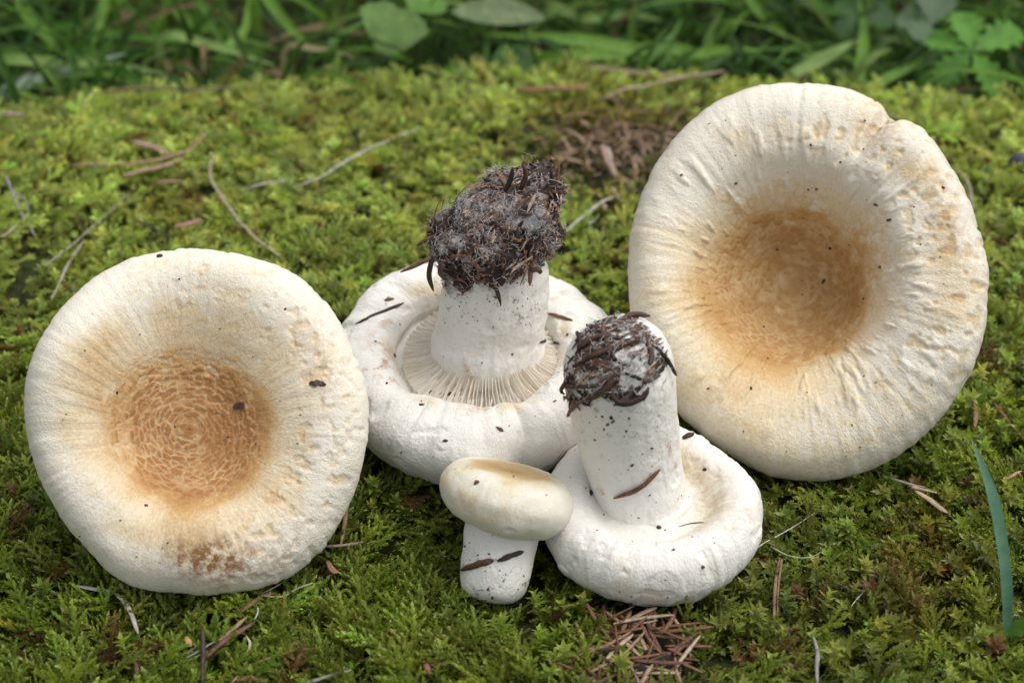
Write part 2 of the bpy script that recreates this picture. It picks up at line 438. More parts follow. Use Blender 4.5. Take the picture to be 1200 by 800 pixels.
def scales(info, rmax, dr, wid, seed, jitter=0.3, aspect=1.0):
    """concentric crack pattern: 0 inside a scale, 1 in a crack; also a per-scale random value"""
    rg = np.random.RandomState(seed); pts = []
    r = dr * 0.6
    while r < rmax:
        n_ = max(3, int(2 * math.pi * r / wid)); o = rg.uniform(0, 6.28)
        for k in range(n_):
            pts.append((r + rg.uniform(-jitter, jitter) * dr, o + (k + rg.uniform(-jitter, jitter)) * 2 * math.pi / n_, rg.rand()))
        r += dr * rg.uniform(0.85, 1.15)
    pts = np.array(pts)
    sel = info['r'] < rmax * 1.05
    sel &= info['top']
    R_ = info['r'][sel]; T_ = info['th'][sel]
    ww = stack(R_ * np.cos(T_), R_ * np.sin(T_), 0 * R_)
    R_ = R_ + 0.16 * dr * fbm(ww * 2.2 / dr * 0.4, 3, seed + 3) * 2
    T_ = T_ + 0.10 * wid * fbm(ww * 1.4, 3, seed + 9) * 2 / np.maximum(R_, 0.3)
    F1 = np.full(len(R_), 9.); F2 = np.full(len(R_), 9.); val = np.zeros(len(R_))
    order = np.argsort(R_)
    for i0 in range(0, len(order), 4000):
        ii = order[i0:i0 + 4000]; lo, hi = R_[ii].min() - 2.2 * dr, R_[ii].max() + 2.2 * dr
        p = pts[(pts[:, 0] > lo) & (pts[:, 0] < hi)]
        if len(p) < 2: continue
        a = (R_[ii, None] - p[None, :, 0]) / dr
        b = ((T_[ii, None] - p[None, :, 1] + math.pi) % (2 * math.pi) - math.pi) * np.maximum(R_[ii, None], 0.2) / wid
        d = np.sqrt(a * a + b * b); k = np.argpartition(d, 1, axis=1)[:, :2]
        dd = np.sort(np.take_along_axis(d, k, 1), 1); F1[ii] = dd[:, 0]; F2[ii] = dd[:, 1]; val[ii] = p[np.argmin(d, 1), 2]
    out = np.zeros(info['r'].shape); out[sel] = 1 - sstep(0.0, 0.42, F2 - F1)
    vv = np.zeros(info['r'].shape); vv[sel] = val
    return out, vv

def adiff(a, b): return (a - b + math.pi) % (2 * math.pi) - math.pi

def hidden_stem(root, C, n, start, length, r0, r1, origin):
    prof = [(0, -start), (r0 * .8, -start), (r0, -start - .4), ((r0 + r1) / 2, -start - length * .5), (r1, -start - length + .4), (r1 * .75, -start - length), (0, -start - length - .05)]
    P, N, I = lathe(C, n, prof, lambda t: 1 + 0.05 * np.cos(2 * t + 1), 60, 72, lambda P, N, I: 0.06 * fbm(P * .9, 3, 41))
    return grid_obj('stem', P, I, dict(och=0.15 + 0 * I['s'], stn=0 * I['s'], dirt=I['s'] * 0 + 0.6), M['stem'], root, origin)

def gill_ring(root, C, n, rin, rout, zin, zout, depth, count, origin, Rf=None, mat=None, zmid=0.0):
    """thin radial blades joined into one part"""
    e1, e2, n = frame(n); mb = MB(); Rf = Rf or (lambda t: 1 + 0 * t)
    for k in range(count):
        t = 2 * math.pi * (k + rng.uniform(-.38, .38)) / count
        full = k % 2 == 0
        ri = rin if full else rin + (rout - rin) * rng.uniform(.3, .6)
        ts = np.linspace(0, 1, 9); wob = 0.07 * rng.uniform(-1, 1); zj = rng.normal(0, .035)
        ro = rout * float(Rf(np.array([t]))[0])
        r = ri + (ro - ri) * ts
        f = (r - rin) / max(ro - rin, 1e-6)
        ztop = zin + (zout - zin) * f + zmid * np.sin(math.pi * np.clip(f, 0, 1)) - (0 if full else 0.07) * (1 - ts) + zj + .02 * np.sin(ts * 9 + k)
        d1 = np.cos(t) * e1 + np.sin(t) * e2; d2 = -np.sin(t) * e1 + np.cos(t) * e2
        th_ = rng.uniform(.009, .02)
        V = []
        for i in range(9):
            base = C + d1 * r[i] + d2 * wob * np.sin(ts[i] * 5)
            V += [base + n * (ztop[i] - depth) - d2 * th_ * 1.6, base + n * ztop[i] - d2 * th_ * .6, base + n * ztop[i] + d2 * th_ * .6, base + n * (ztop[i] - depth) + d2 * th_ * 1.6]
        Q = []
        for i in range(8):
            for j in range(3): Q.append((i * 4 + j, i * 4 + j + 1, i * 4 + 4 + j + 1, i * 4 + 4 + j))
        mb.add(V, Q, None, (0, 0, 0))
    me = mb.mesh('gills', origin)
    nv = len(me.vertices)
    for nm in ('och', 'stn'):
        me.attributes.new(nm, 'FLOAT', 'POINT')
    co = np.concatenate(mb.V); rel = (co - C) / 5
    at = me.attributes.new('strk', 'FLOAT_VECTOR', 'POINT'); at.data.foreach_set('vector', rel.astype(np.float32).ravel())
    me.attributes['och'].data.foreach_set('value', (0.25 + 0.3 * fbm(co * .7, 2, 77)).astype(np.float32))
    o = link('gills', me, mat or M['gill'], root); o['kind'] = 'stuff'
    return o

# ---- broad cap with cracked ochre centre
def scaly_mushroom():
    n = nrm((0.10, -math.cos(math.radians(49)), math.sin(math.radians(49))))
    B = onz(243, 690, 1.55)
    C = onplane(219, 497, B, n)
    out = [(225, 288), (262, 291), (300, 300), (350, 325), (385, 360), (410, 402), (428, 450), (433, 492), (424, 550), (398, 606), (372, 650), (330, 681), (290, 693), (250, 698), (205, 692), (160, 687), (133, 676), (100, 642), (60, 590), (36, 532), (30, 472), (40, 420), (62, 378), (100, 336), (150, 303), (185, 293)]
    Rf, Rm = polar_outline(out, C, n, -0.4)
    p = [(0, -.235), (.12, -.232), (.26, -.205), (.38, -.135), (.48, -.045), (.58, .03), (.7, .08), (.82, .085), (.91, .05), (.975, -.025), (1, -.105), (.975, -.185), (.91, -.225), (.82, -.215), (.62, -.29), (.42, -.38), (.28, -.46), (.0, -.5)]
    prof = np.array(p) * Rm
    base = np.array([C[0], C[1] + 1.0, float(gz(C[0], C[1] + 1.0))])
    root = thing('mushroom', 'broad cream mushroom cap with cracked scaly ochre-brown centre and brown scuff at its rim', 'mushroom', base, 'milky-white mushrooms laid out on the moss')
    ex = {}
    def ripple(rr, zz, TH, sn, arc):
        w = sstep(.2, .8, sn)[:, None]
        zz = zz + w * (0.22 * np.cos(2 * TH + .8) + 0.14 * np.cos(3 * TH - 1.1) + 0.10 * np.cos(5 * TH + .4))
        # deeper towards the upper side, bulge in the lower rim
        zz = zz + 0.25 * np.exp(-((sn[:, None] - .55) / .22) ** 2) * np.cos(TH + 1.4)
        return rr, zz
    def disp(P, N, I):
        K = P.shape[0]; kk = np.arange(K)[:, None] / K
        I['top'] = np.broadcast_to(I['arc'] < ex['arc_edge'], P.shape[:2])
        crk, val = scales(I, Rm * .58, 0.14, 0.36, 5, .5)
        rq = stack(I['r'] * np.cos(I['th']), I['r'] * np.sin(I['th']), 0 * I['r'])
        shape = I['r'] / Rm * (1 + 0.16 * fbm(rq * .45, 3, 8)) - 0.03 * np.cos(I['th'] + 0.9)
        och = .60 * (1 - sstep(.26, .54, shape)) + .42 * (1 - sstep(.34, .80, shape))
        och = np.where(I['top'], och, 0.12)
        och += 0.20 * sstep(.52, .70, shape) * (1 - sstep(.70, .85, shape)) * (0.5 + fbm(rq * .9, 3, 21))
        # paler hub in the middle
        och -= 0.22 * np.exp(-((I['r'] - 0.0) / .6) ** 2)
        fade = (1 - sstep(.30, .56, I['r'] / Rm * (1 + .25 * fbm(rq * .8, 2, 31)))) * sstep(.08, .3, I['r'])
        och += (val - .5) * .5 * fade + .22 * fade * fbm(rq * 7, 3, 66) + .25 * fbm(rq * .8, 3, 69) * fade
        ex['och'] = np.clip(och, 0, 1); ex['crk'] = crk * fade * np.clip(.5 + .55 * fbm(rq * 1.3, 3, 67), 0, 1)
        ex['stn'] = np.exp(-(adiff(I['th'], -1.50) / .26) ** 2 - ((I['s'] - .80) / .12) ** 2) * I['top'] * 1.5 + 0.45 * np.exp(-(adiff(I['th'], -1.05) / .3) ** 2 - ((I['s'] - .86) / .1) ** 2) * I['top']
        ex['stn'] += 0.5 * np.exp(-(adiff(I['th'], .30) / .35) ** 2 - ((I['s'] - .78) / .12) ** 2) * I['top']
        st = stack(np.cos(I['th']) * 26, np.sin(I['th']) * 26, I['arc'] * .55)
        fib = fbm(st, 3, 50) * sstep(.35, .7, I['s'])
        pits = sstep(.16, .42, fbm(rq * 4.2, 3, 61)) * sstep(.5, .72, I['s']) * sstep(-.5, .6, np.cos(I['th'] - .1) + .6 * fbm(rq * .5, 2, 62))
        ex['och'] = np.clip(ex['och'] +   .15 * pits * I['top'] + .10 * I['top'] * (1 - sstep(.9, 1, I['s'])) + .16 * I['top'] * np.exp(-((I['s'] - .72) / .2) ** 2) * (.4 + fbm(rq * .55, 3, 64)), 0, 1)
        return 0.13 * fbm(P * .33, 3, 52) - 0.036 * crk * fade * (.6 + fbm(rq * .9, 2, 68)) + 0.05 * (val - .5) * fade + 0.03 * fib - 0.04 * pits * I['top'] + .02 * fbm(rq * 9, 2, 57) * fade + 0.02 * fbm(P * 2.2, 3, 53)
    s_, z_, a_ = resample(prof, 240, ([0, .45, .6, 1], [1.5, 1.3, .8, .35]))
    ex['arc_edge'] = a_[np.argmax(s_)] + 0.7
    P, N, I = lathe(C, n, prof, Rf, 240, 560, disp, ([0, .45, .6, 1], [1.5, 1.3, .8, .35]), ripple)
    grid_obj('cap', P, I, dict(och=ex['och'], crk=ex['crk'], stn=ex['stn']), M['cap_scaly'], root, base)
    gill_ring(root, C, -n, Rm * .3, Rm * .84, Rm * .52, Rm * .30, .25, 110, base)
    L = (C[2] - 0.6) / n[2] - .45 * Rm - 1.1
    hidden_stem(root, C, n, .45 * Rm, max(L, 1.2), 1.75, 1.5, base)
    return root

# ---- largest cap, deep velvety hollow, creased rim
def velvet_mushroom():
    n = nrm((-0.16, -math.cos(math.radians(47)), math.sin(math.radians(47))))
    B = onz(952, 552, 1.75)
    C = onplane(930, 318, B, n)
    out = [(735, 300), (738, 262), (752, 222), (775, 182), (803, 147), (848, 113), (888, 99), (930, 94), (975, 96), (1012, 106), (1040, 120), (1050, 134), (1078, 146), (1104, 178), (1126, 215), (1143, 258), (1156, 305), (1157, 345), (1152, 388), (1138, 440), (1112, 483), (1085, 508), (1045, 535), (1000, 553), (955, 560), (905, 556), (862, 535), (815, 502), (775, 455), (748, 400), (736, 350)]
    Rf, Rm = polar_outline(out, C, n, -0.4)
    p = [(0, -.47), (.10, -.465), (.22, -.435), (.33, -.35), (.43, -.20), (.52, -.06), (.63, .05), (.79, .085), (.90, .06), (.972, -.015), (1, -.10), (.98, -.175), (.92, -.22), (.83, -.22), (.62, -.33), (.42, -.50), (.27, -.62), (.0, -.66)]
    prof = np.array(p) * Rm
    base = np.array([C[0], C[1] + 1.0, float(gz(C[0], C[1] + 1.0))])
    root = thing('mushroom', 'largest cream mushroom with a deep velvety tan hollow and a creased upper rim', 'mushroom', base, 'milky-white mushrooms laid out on the moss')
    e1, e2, nn = frame(n)
    def cang(u, v): d = onplane(u, v, C, n) - C; return math.atan2(d @ e2, d @ e1)
    tc = cang(1046, 131); ex = {}
    def ripple(rr, zz, TH, sn, arc):
        w = sstep(.25, .85, sn)[:, None]
        zz = zz + w * (0.20 * np.cos(2 * TH - .5) + 0.12 * np.cos(3 * TH + .6))
        # the hollow is pushed towards the upper right: steep wall there, long slope opposite
        k = np.exp(-((sn - .28) / .2) ** 2)[:, None]
        zz = zz + 0.35 * k * (-np.cos(TH - .55))
        w2 = np.exp(-((sn - .5) / .16) ** 2)[:, None]
        zz = zz + 0.42 * w2 * np.cos(TH - .35)
        # crease in the rim: a notch with one lip lifted
        d = adiff(TH, tc + .10 * (1 - sn[:, None]))
        ws = sstep(.52, .88, sn)[:, None]
        zz = zz - ws * 0.26 * np.exp(-(d / .045) ** 2) - ws * .26 * np.exp(-np.abs(d) / .22) * (d > 0) + ws * .22 * np.exp(-((d + .2) / .16) ** 2)
        rr = rr * (1 - .010 * sstep(.8, 1, sn)[:, None] * np.exp(-(d / .05) ** 2))
        return rr, zz
    def disp(P, N, I):
        I['top'] = np.broadcast_to(I['arc'] < ex['arc_edge'], P.shape[:2])
        crk, val = scales(I, Rm * .60, 0.14, 0.32, 15, .4)
        rq = stack(I['r'] * np.cos(I['th']), I['r'] * np.sin(I['th']), 0 * I['r'])
        lop = -0.10 * np.cos(I['th'] - 3.9) + .03 * np.cos(I['th'] - 1.2)
        shape = I['r'] / Rm * (1 + 0.2 * fbm(rq * .4, 3, 108)) + lop * sstep(.1, .6, I['s'])
        och = .66 * (1.0 - sstep(.26, .52, shape)) + .32 * (1 - sstep(.36, .72, shape))
        och += .07 * (1 - sstep(.5, .85, shape)) * sstep(.3, .5, shape) * sstep(-.3, .6, np.cos(I['th'] - 3.9))
        och = np.where(I['top'], och, 0.1)
        och -= 0.20 * np.exp(-(I['r'] / 1.1) ** 2) * (1 + .8 * fbm(rq * 1.2, 3, 171))
        och += .22 * np.exp(-((I['s'] - .8) / .14) ** 2) * sstep(.0, .8, np.cos(I['th'] - .25)) * (0.6 + fbm(rq * 1.1, 3, 121))
        och += .16 * np.exp(-((I['s'] - .9) / .1) ** 2) * sstep(.2, .9, np.cos(I['th'] + 1.8))
        fade = (1 - sstep(.34, .55, I['r'] / Rm * (1 + .3 * fbm(rq * .8, 2, 131)))) * sstep(.1, .5, I['r'])
        och += (val - .5) * .5 * fade + .3 * fade * fbm(rq * 5, 3, 172)
        ex['och'] = np.clip(och, 0, 1); ex['crk'] = crk * fade * .6 * (.6 + fbm(rq * 1.5, 2, 173))
        dcr = adiff(I['th'], tc)
        ex['stn'] = .45 * np.exp(-(adiff(I['th'], .5) / .42) ** 2 - ((I['s'] - .84) / .12) ** 2) * I['top'] + .5 * np.exp(-(dcr / .08) ** 2) * sstep(.6, .8, I['s']) * I['top'] + .35 * sstep(.955, 1, I['s']) * I['top']
        st = stack(np.cos(I['th']) * 26, np.sin(I['th']) * 26, I['arc'] * .5)
        fib = fbm(st, 3, 150) * sstep(.3, .65, I['s'])
        st2 = stack(np.cos(I['th']) * 13, np.sin(I['th']) * 13, I['arc'] * 1.1)
        tuft = sstep(.15, .55, fbm(st2, 3, 155)) * sstep(.3, .5, I['s']) * (1 - sstep(.7, .98, I['s']))
        pits = sstep(.14, .42, fbm(rq * 3.6, 3, 161)) * sstep(.5, .7, I['s']) * sstep(-.3, .8, np.cos(I['th'] - .55) + .5 * fbm(rq * .5, 2, 162))
        ex['och'] = np.clip(ex['och'] + .22 * pits * I['top'] + .05 * I['top'] * (1 - sstep(.93, 1, I['s'])) + .18 * I['top'] * np.exp(-((I['s'] - .74) / .2) ** 2) * (.4 + fbm(rq * .5, 3, 164)), 0, 1)
        return 0.12 * fbm(P * .35, 3, 152) - 0.035 * crk * fade + 0.03 * (val - .5) * fade + 0.035 * fib + .08 * tuft * I['top'] - 0.05 * pits * I['top'] + 0.02 * fbm(P * 2.2, 3, 153) + .015 * fbm(rq * 8, 2, 157) * fade
    dens = ([0, .45, .6, 1], [1.5, 1.3, .8, .35])
    s_, z_, a_ = resample(prof, 250, dens)
    ex['arc_edge'] = a_[np.argmax(s_)] + 0.7
    P, N, I = lathe(C, n, prof, Rf, 250, 600, disp, dens, ripple)
    grid_obj('cap', P, I, dict(och=ex['och'], crk=ex['crk'], stn=ex['stn']), M['cap_velvet'], root, base)
    gill_ring(root, C, -n, Rm * .3, Rm * .84, Rm * .62, Rm * .30, .25, 110, base)
    L = (C[2] - 0.4) / n[2] - .58 * Rm - 1.1
    hidden_stem(root, C, n, .58 * Rm, max(L, 0.9), 1.9, 1.7, base)
    return root

# ---- upturned mushroom with gills and a big soil clump
def gilled_mushroom():
    C0 = onz(559, 440, 2.25); C = np.array([C0[0], C0[1], 0.38])
    n = nrm((0.0, -0.11, 1.0)); R = 4.62
    root = thing('mushroom', 'upturned white mushroom showing pale gills, its thick stem topped with a big soil clump', 'mushroom', C, 'milky-white mushrooms laid out on the moss')
    prof = [(0, 0), (1.5, .02), (2.8, .25), (3.85, .85), (4.48, 1.6), (4.76, 2.4), (4.62, 3.1), (4.1, 3.55), (3.4, 3.68), (2.9, 3.5), (2.62, 3.1), (2.62, 2.85), (2.66, 2.72), (2.4, 2.72), (1.8, 2.95), (.9, 2.9), (0, 2.9)]
    def Rf(t): return 1 + .018 * np.cos(2 * t + .3) + .014 * np.cos(3 * t - .9) + .012 * np.cos(5 * t + 2) - .03 * np.exp(-(adiff(t, -1.25) / .1) ** 2)
    ex = {}
    def ripple(rr, zz, TH, sn, arc):
        w = sstep(.55, .95, sn)[:, None]
        zz = zz + w * (.10 * np.cos(2 * TH + 1.2) + .08 * np.cos(3 * TH + .4) + .05 * np.cos(7 * TH))
        k = (sstep(.5, .8, sn) * 1.0)[:, None]
        for tc, dp, wd in ((-1.22, .26, .055), (-1.95, .15, .07), (-.45, .12, .08), (2.7, .12, .09), (.6, .15, .1), (1.9, .12, .1)):
            d = adiff(TH, tc + .05 * np.sin(arc[:, None]))
            rr = rr - k * dp * np.exp(-(d / wd) ** 2) * .6; zz = zz - k * dp * np.exp(-(d / wd) ** 2) * .7 * sstep(1.6, 3, zz)
        # inner lip is uneven
        inn = np.exp(-((arc - ex['lip']) / .7) ** 2)[:, None]
        rr = rr + inn * (.17 * np.cos(3 * TH + 2.2) + .14 * np.cos(5 * TH - .6) + .09 * np.cos(8 * TH + 1) + .05 * np.cos(13 * TH))
        return rr, zz
    dens = ([0, .25, .4, .8, 1], [.5, .8, 1.3, 1.3, .6])
    s_, z_, a_ = resample(prof, 200, dens); kmax = int(np.argmax(s_)); lipi = kmax + int(np.argmin(s_[kmax:kmax + 90]))
    ex['lip'] = float(np.interp(0, [0], [0])); ex['lip'] = a_[np.argmin(np.abs(a_ - (a_[kmax] + 2.35)))]
    def disp(P, N, I):
        st = stack(np.cos(I['th']) * 14, np.sin(I['th']) * 14, I['arc'] * .5)
        fib = fbm(st, 3, 250)
        lip = np.exp(-((I['arc'] - ex['lip']) / .45) ** 2)
        front = sstep(-.2, .7, -np.sin(I['th'] + .35))
        rq = P * .8
        ex['och'] = np.clip(.06 + .55 * lip * sstep(0, .5, fbm(rq * 1.4, 3, 266) + .1) + .25 * np.exp(-((I['arc'] - ex['lip'] - .9) / .6) ** 2), 0, 1)
        ex['stn'] = .75 * lip * sstep(.0, .45, fbm(rq, 3, 267)) * front + .45 * sstep(.25, .55, fbm(rq * .9, 3, 268))
        return .14 * fbm(P * .5, 3, 252) + .06 * fib * sstep(.4, .7, I['s']) + .04 * fbm(P * 1.6, 3, 253) - .09 * sstep(.22, .42, fbm(stack(np.cos(I['th']) * 7, np.sin(I['th']) * 7, I['arc'] * .55), 3, 256)) * sstep(.6, .85, I['s']) - .05 * sstep(.3, .5, fbm(P * 1.7, 3, 257))
    P, N, I = lathe(C, n, prof, Rf, 200, 460, disp, dens, ripple)
    grid_obj('cap', P, I, dict(och=ex['och'], stn=ex['stn']), M['flesh'], root, C)
    SC = C + np.array([.32, -.05, 0])
    gill_ring(root, SC, n, 1.45, 2.72, 3.5, 3.0, .75, 184, C, zmid=-.10)
    # stem
    tip = ony(583, 300, C[1] + .35)
    ax = nrm(tip - (SC + n * 2.4)); L = np.linalg.norm(tip - (SC + n * 2.4))
    sp = [(0, 0), (1.6, .02), (1.74, .5), (1.76, 1.0), (1.70, 1.5), (1.72, L * .55), (1.68, L * .8), (1.6, L * .95), (1.2, L * 1.05), (.6, L * 1.08), (0, L * 1.08)]
    def sdisp(P, N, I):
        vert = fbm(stack(np.cos(I['th']) * 9, np.sin(I['th']) * 9, I['arc'] * .4), 3, 271)
        return .17 * fbm(P * .5, 2, 270) + .06 * fbm(P * 2.3, 4, 272) - .07 * sstep(.3, .55, fbm(P * 1.3, 3, 274)) + .03 * vert
    P, N, I = lathe(SC + n * 2.4, ax, sp, lambda t: 1 + .03 * np.cos(2 * t), 150, 220, sdisp)
    stn = .9 * np.exp(-((P[..., 0] - ony(553, 415, P[..., 1].mean())[0]) / .22) ** 2 - ((I['z'] - .9) / .45) ** 2)
    grid_obj('stem', P, I, dict(och=.10 + .25 * sstep(1.2, .2, I['z']) * (1 - I['s'] * 0), stn=stn, dirt=.15 + sstep(L * .35, L * .9, I['z'])), M['stem'], root, C)
    return root, C, tip

# ---- upturned mushroom with in-rolled rim, smooth stem
def rolled_mushroom():
    C0 = onz(759, 613, 1.35); C = np.array([C0[0], C0[1], 0.36])
    n = nrm((0.03, -0.05, 1.0))
    root = thing('mushroom', 'upturned white mushroom with a smooth in-rolled cap hiding its gills', 'mushroom', C, 'milky-white mushrooms laid out on the moss')
    prof = [(0, 0), (1.3, .02), (2.25, .2), (2.92, .6), (3.26, 1.15), (3.32, 1.7), (3.1, 2.22), (2.68, 2.5), (2.24, 2.46), (1.92, 2.22), (1.7, 1.98), (1.5, 1.85), (1.0, 1.8), (0, 1.8)]
    def Rf(t): return 1 + .02 * np.cos(2 * t - .4) + .012 * np.cos(3 * t + 1) + .01 * np.cos(5 * t)
    ex = {}
    def ripple(rr, zz, TH, sn, arc):
        w = sstep(.5, .95, sn)[:, None]
        zz = zz + w * (.10 * np.cos(TH - 1.3) + .07 * np.cos(3 * TH + .9) + .05 * np.cos(4 * TH))
        return rr, zz
    def disp(P, N, I):
        st = stack(np.cos(I['th']) * 16, np.sin(I['th']) * 16, I['arc'] * .45)
        fib = fbm(st, 4, 350)
        val = np.exp(-((I['arc'] - ex['val']) / .75) ** 2)
        ex['och'] = np.clip(.05 + .5 * val * sstep(-.3, .6, np.cos(I['th'] - .4)) + .25 * sstep(.2, .5, fbm(P * .6, 3, 360)), 0, 1)
        ex['stn'] = .35 * sstep(.3, .6, fbm(P * .9, 3, 361)) + .3 * val * sstep(.2, .9, np.cos(I['th'] - .4))
        # torn skin at the lower front rim
        tear = sstep(.04, .10, fbm(P * .9, 2, 366) + .25 * np.sin(I['th'] + 2.2)) * np.exp(-((I['arc'] - ex['rim']) / .8) ** 2)
        return .11 * fbm(P * .5, 3, 352) + .045 * fib * sstep(.35, .7, I['s']) + .06 * tear + .03 * fbm(P * 2, 3, 353) - .03 * sstep(.22, .42, fbm(stack(np.cos(I['th']) * 7, np.sin(I['th']) * 7, I['arc'] * .55), 3, 356)) * sstep(.55, .8, I['s']) - .04 * sstep(.3, .5, fbm(P * 1.8, 3, 357))
    dens = ([0, .25, .4, .8, 1], [.5, .8, 1.3, 1.3, .6])
    s_, z_, a_ = resample(prof, 190, dens); ex['rim'] = a_[np.argmax(s_)] - .1; ex['val'] = ex['rim'] + 2.35
    P, N, I = lathe(C, n, prof, Rf, 190, 420, disp, dens, ripple)
    grid_obj('cap', P, I, dict(och=ex['och'], stn=ex['stn']), M['flesh'], root, C)
    gill_ring(root, C, n, 1.0, 1.5, 1.6, 1.6, .3, 60, C)
    SB = onz(748, 590, 1.75)
    tip = ony(724, 408, SB[1] + .9)
    ax = nrm(tip - SB); L = np.linalg.norm(tip - SB)
    sp = [(0, -.5), (1.2, -.5), (1.50, -.35), (1.56, -.1), (1.53, .1), (1.44, .4), (1.42, L * .35), (1.5, L * .6), (1.6, L * .8), (1.55, L * .93), (1.3, L * 1.04), (.8, L * 1.12), (0, L * 1.14)]
    def sdisp(P, N, I):
        return .16 * fbm(P * .5, 2, 370) + .035 * fbm(P * 2.2, 4, 372) - .06 * sstep(.3, .55, fbm(P * 1.2, 3, 374)) + .02 * fbm(stack(np.cos(I['th']) * 8, np.sin(I['th']) * 8, I['arc'] * .4), 3, 371)
    P, N, I = lathe(SB, ax, sp, lambda t: 1 + .03 * np.cos(2 * t + .5), 150, 220, sdisp)
    stn = .8 * sstep(.35, .55, fbm(P * 1.1, 3, 373)) * (I['z'] > .5)
    grid_obj('stem', P, I, dict(och=.04 + .5 * np.exp(-((I['z'] + .05) / .14) ** 2), stn=stn, dirt=.10 + .35 * sstep(L * .35, L * .7, I['z']) + .8 * sstep(L * .72, L * .98, I['z'])), M['stem'], root, C)
    return root, C, tip, ax

# ---- smallest mushroom
def small_mushroom():
    G = onz(577, 688, 0.95)
    d = ray(595, 577); tl = math.tan(math.radians(40))
    # point on the ray that lies on a stem leaning back from G
    t = ((CAM[2] - G[2]) * tl - (CAM[1] - G[1])) / (d[1] - d[2] * tl)
    C = CAM + d * t
    ax = nrm(C - G); base = np.array([G[0], G[1], float(gz(G[0], G[1])) + .3])
    root = thing('mushroom', 'smallest mushroom, rounded cream cap on a short stout white stem', 'mushroom', base, 'milky-white mushrooms laid out on the moss')
    cn = nrm(UPV + RTV * .24 - FWD * .16)
    prof = [(0, .62), (.5, .64), (1.05, .69), (1.5, .64), (1.85, .42), (2.06, .0), (1.98, -.5), (1.66, -.88), (1.25, -.98), (.95, -.7), (.8, -.5), (0, -.45)]
    ex = {}
    def disp(P, N, I):
        top = I['arc'] < 1.9
        sh = I['s'] + .25 * fbm(P * .9, 3, 460)
        ex['och'] = np.clip(np.where(top, .62 * (1 - sstep(.25, .85, sh)), .06) + .1 + .25 * sstep(.1, .5, fbm(P * .8, 3, 461)), 0, 1)
        return .12 * fbm(P * .6, 3, 450) + .03 * fbm(P * 2, 3, 452) - .04 * sstep(.3, .5, fbm(P * 1.4, 3, 453)) + .02 * fbm(stack(np.cos(I['th']) * 14, np.sin(I['th']) * 14, I['arc'] * .5), 3, 451)
    P, N, I = lathe(C, cn, prof, lambda t: 1 + .03 * np.cos(2 * t + 1) + .02 * np.cos(3 * t), 130, 260, disp)
    grid_obj('cap', P, I, dict(och=ex['och'], crk=0 * I['s'], stn=0 * I['s']), M['cap_small'], root, base)
    gill_ring(root, C, -cn, .8, 1.3, .62, .8, .25, 60, base)
    L = np.linalg.norm(C - G) - .3
    sp = [(0, -.42), (.5, -.38), (.84, -.16), (.98, .25), (1.04, .8), (1.08, L * .7), (1.12, L), (.6, L + .1), (0, L + .1)]
    P, N, I = lathe(G, ax, sp, lambda t: 1 + .05 * np.cos(2 * t + .7), 110, 160, lambda P, N, I: .09 * fbm(P * .8, 3, 470) + .02 * fbm(P * 3, 3, 471))
    grid_obj('stem', P, I, dict(och=.05 + 0 * I['s'], stn=0 * I['s'], dirt=.12 + .9 * sstep(1.5, .2, I['z'])), M['stem'], root, base)
    return root, base

m_scaly = scaly_mushroom()
m_velvet = velvet_mushroom()
m_gilled, gC, gTip = gilled_mushroom()
m_rolled, rC, rTip, rAx = rolled_mushroom()
m_small, sBase = small_mushroom()

def make_bvh(lst):
    Vs, Fs, n0 = [], [], 0
    for V, Q, T, o in lst:
        Vs.append(V); Fs += [tuple(q) for q in (Q + n0).tolist()] + [tuple(t) for t in (T + n0).tolist()]; n0 += len(V)
    return BVHTree.FromPolygons([tuple(v) for v in np.concatenate(Vs).tolist()], Fs)
BV = {}
for r in (m_scaly, m_velvet, m_gilled, m_rolled, m_small):
    BV[r.name] = make_bvh([m for m in MUSH if m[3].parent == r])
def hit(u, v, roots=None):
    d = Vector(ray(u, v)); best = None
    for r in (roots or BV):
        k = r if isinstance(r, str) else r.name
        loc, nn, i, dist = BV[k].ray_cast(Vector(CAM), d)
        if loc is not None and (best is None or dist < best[2]):
            nn = np.array(nn)
            if nn @ np.array(d) > 0: nn = -nn
            best = (np.array(loc), nn, dist, k)
    return best

# ------------------------------------------------------------------ soil and litter stuck to the upturned stems
BR = [(0.040, 0.026, 0.021), (0.075, 0.043, 0.030), (0.13, 0.072, 0.046), (0.19, 0.095, 0.058), (0.32, 0.24, 0.19), (0.16, 0.13, 0.115)]
def strip(mb, p, dirv, nrmv, L, W, tint, curl=0.15, thick=0.35, n=5, blunt=0.75):
    dirv = nrm(dirv - nrmv * (dirv @ nrmv) * .0); t = np.linspace(-.5, .5, n)
    side = nrm(np.cross(dirv, nrmv)); c = rng.uniform(-curl, curl)
    path = p + np.outer(t * L, dirv) + np.outer((t * t - .1) * L * c, side) + np.outer((t * t) * L * rng.uniform(-curl, curl * .5), nrmv)
    w = W * (1 - (np.abs(t) * 2) ** 3 * blunt) * rng.uniform(.7, 1.25, n)
    tube(mb, path, w, 4, tint, thick, nrmv, .12)

def fluff(mb, p, nv, k, length, rad=0.011, tint=(.78, .76, .76)):
    for _ in range(k):
        t_ = rng.normal(0, 1, 3); d = nrm(t_ - nv * (t_ @ nv) + nv * rng.uniform(.0, .45)); L = length * rng.uniform(.4, 1.3)
        q = p + rng.normal(0, length * .45, 3) - nv * .03
        tube(mb, np.array([q, q + d * L * .5 + rng.normal(0, L * .18, 3), q + d * L * .8 + rng.normal(0, L * .3, 3)]), [rad, rad * .8, rad * .4], 3, np.array(tint) * rng.uniform(.75, 1.1))

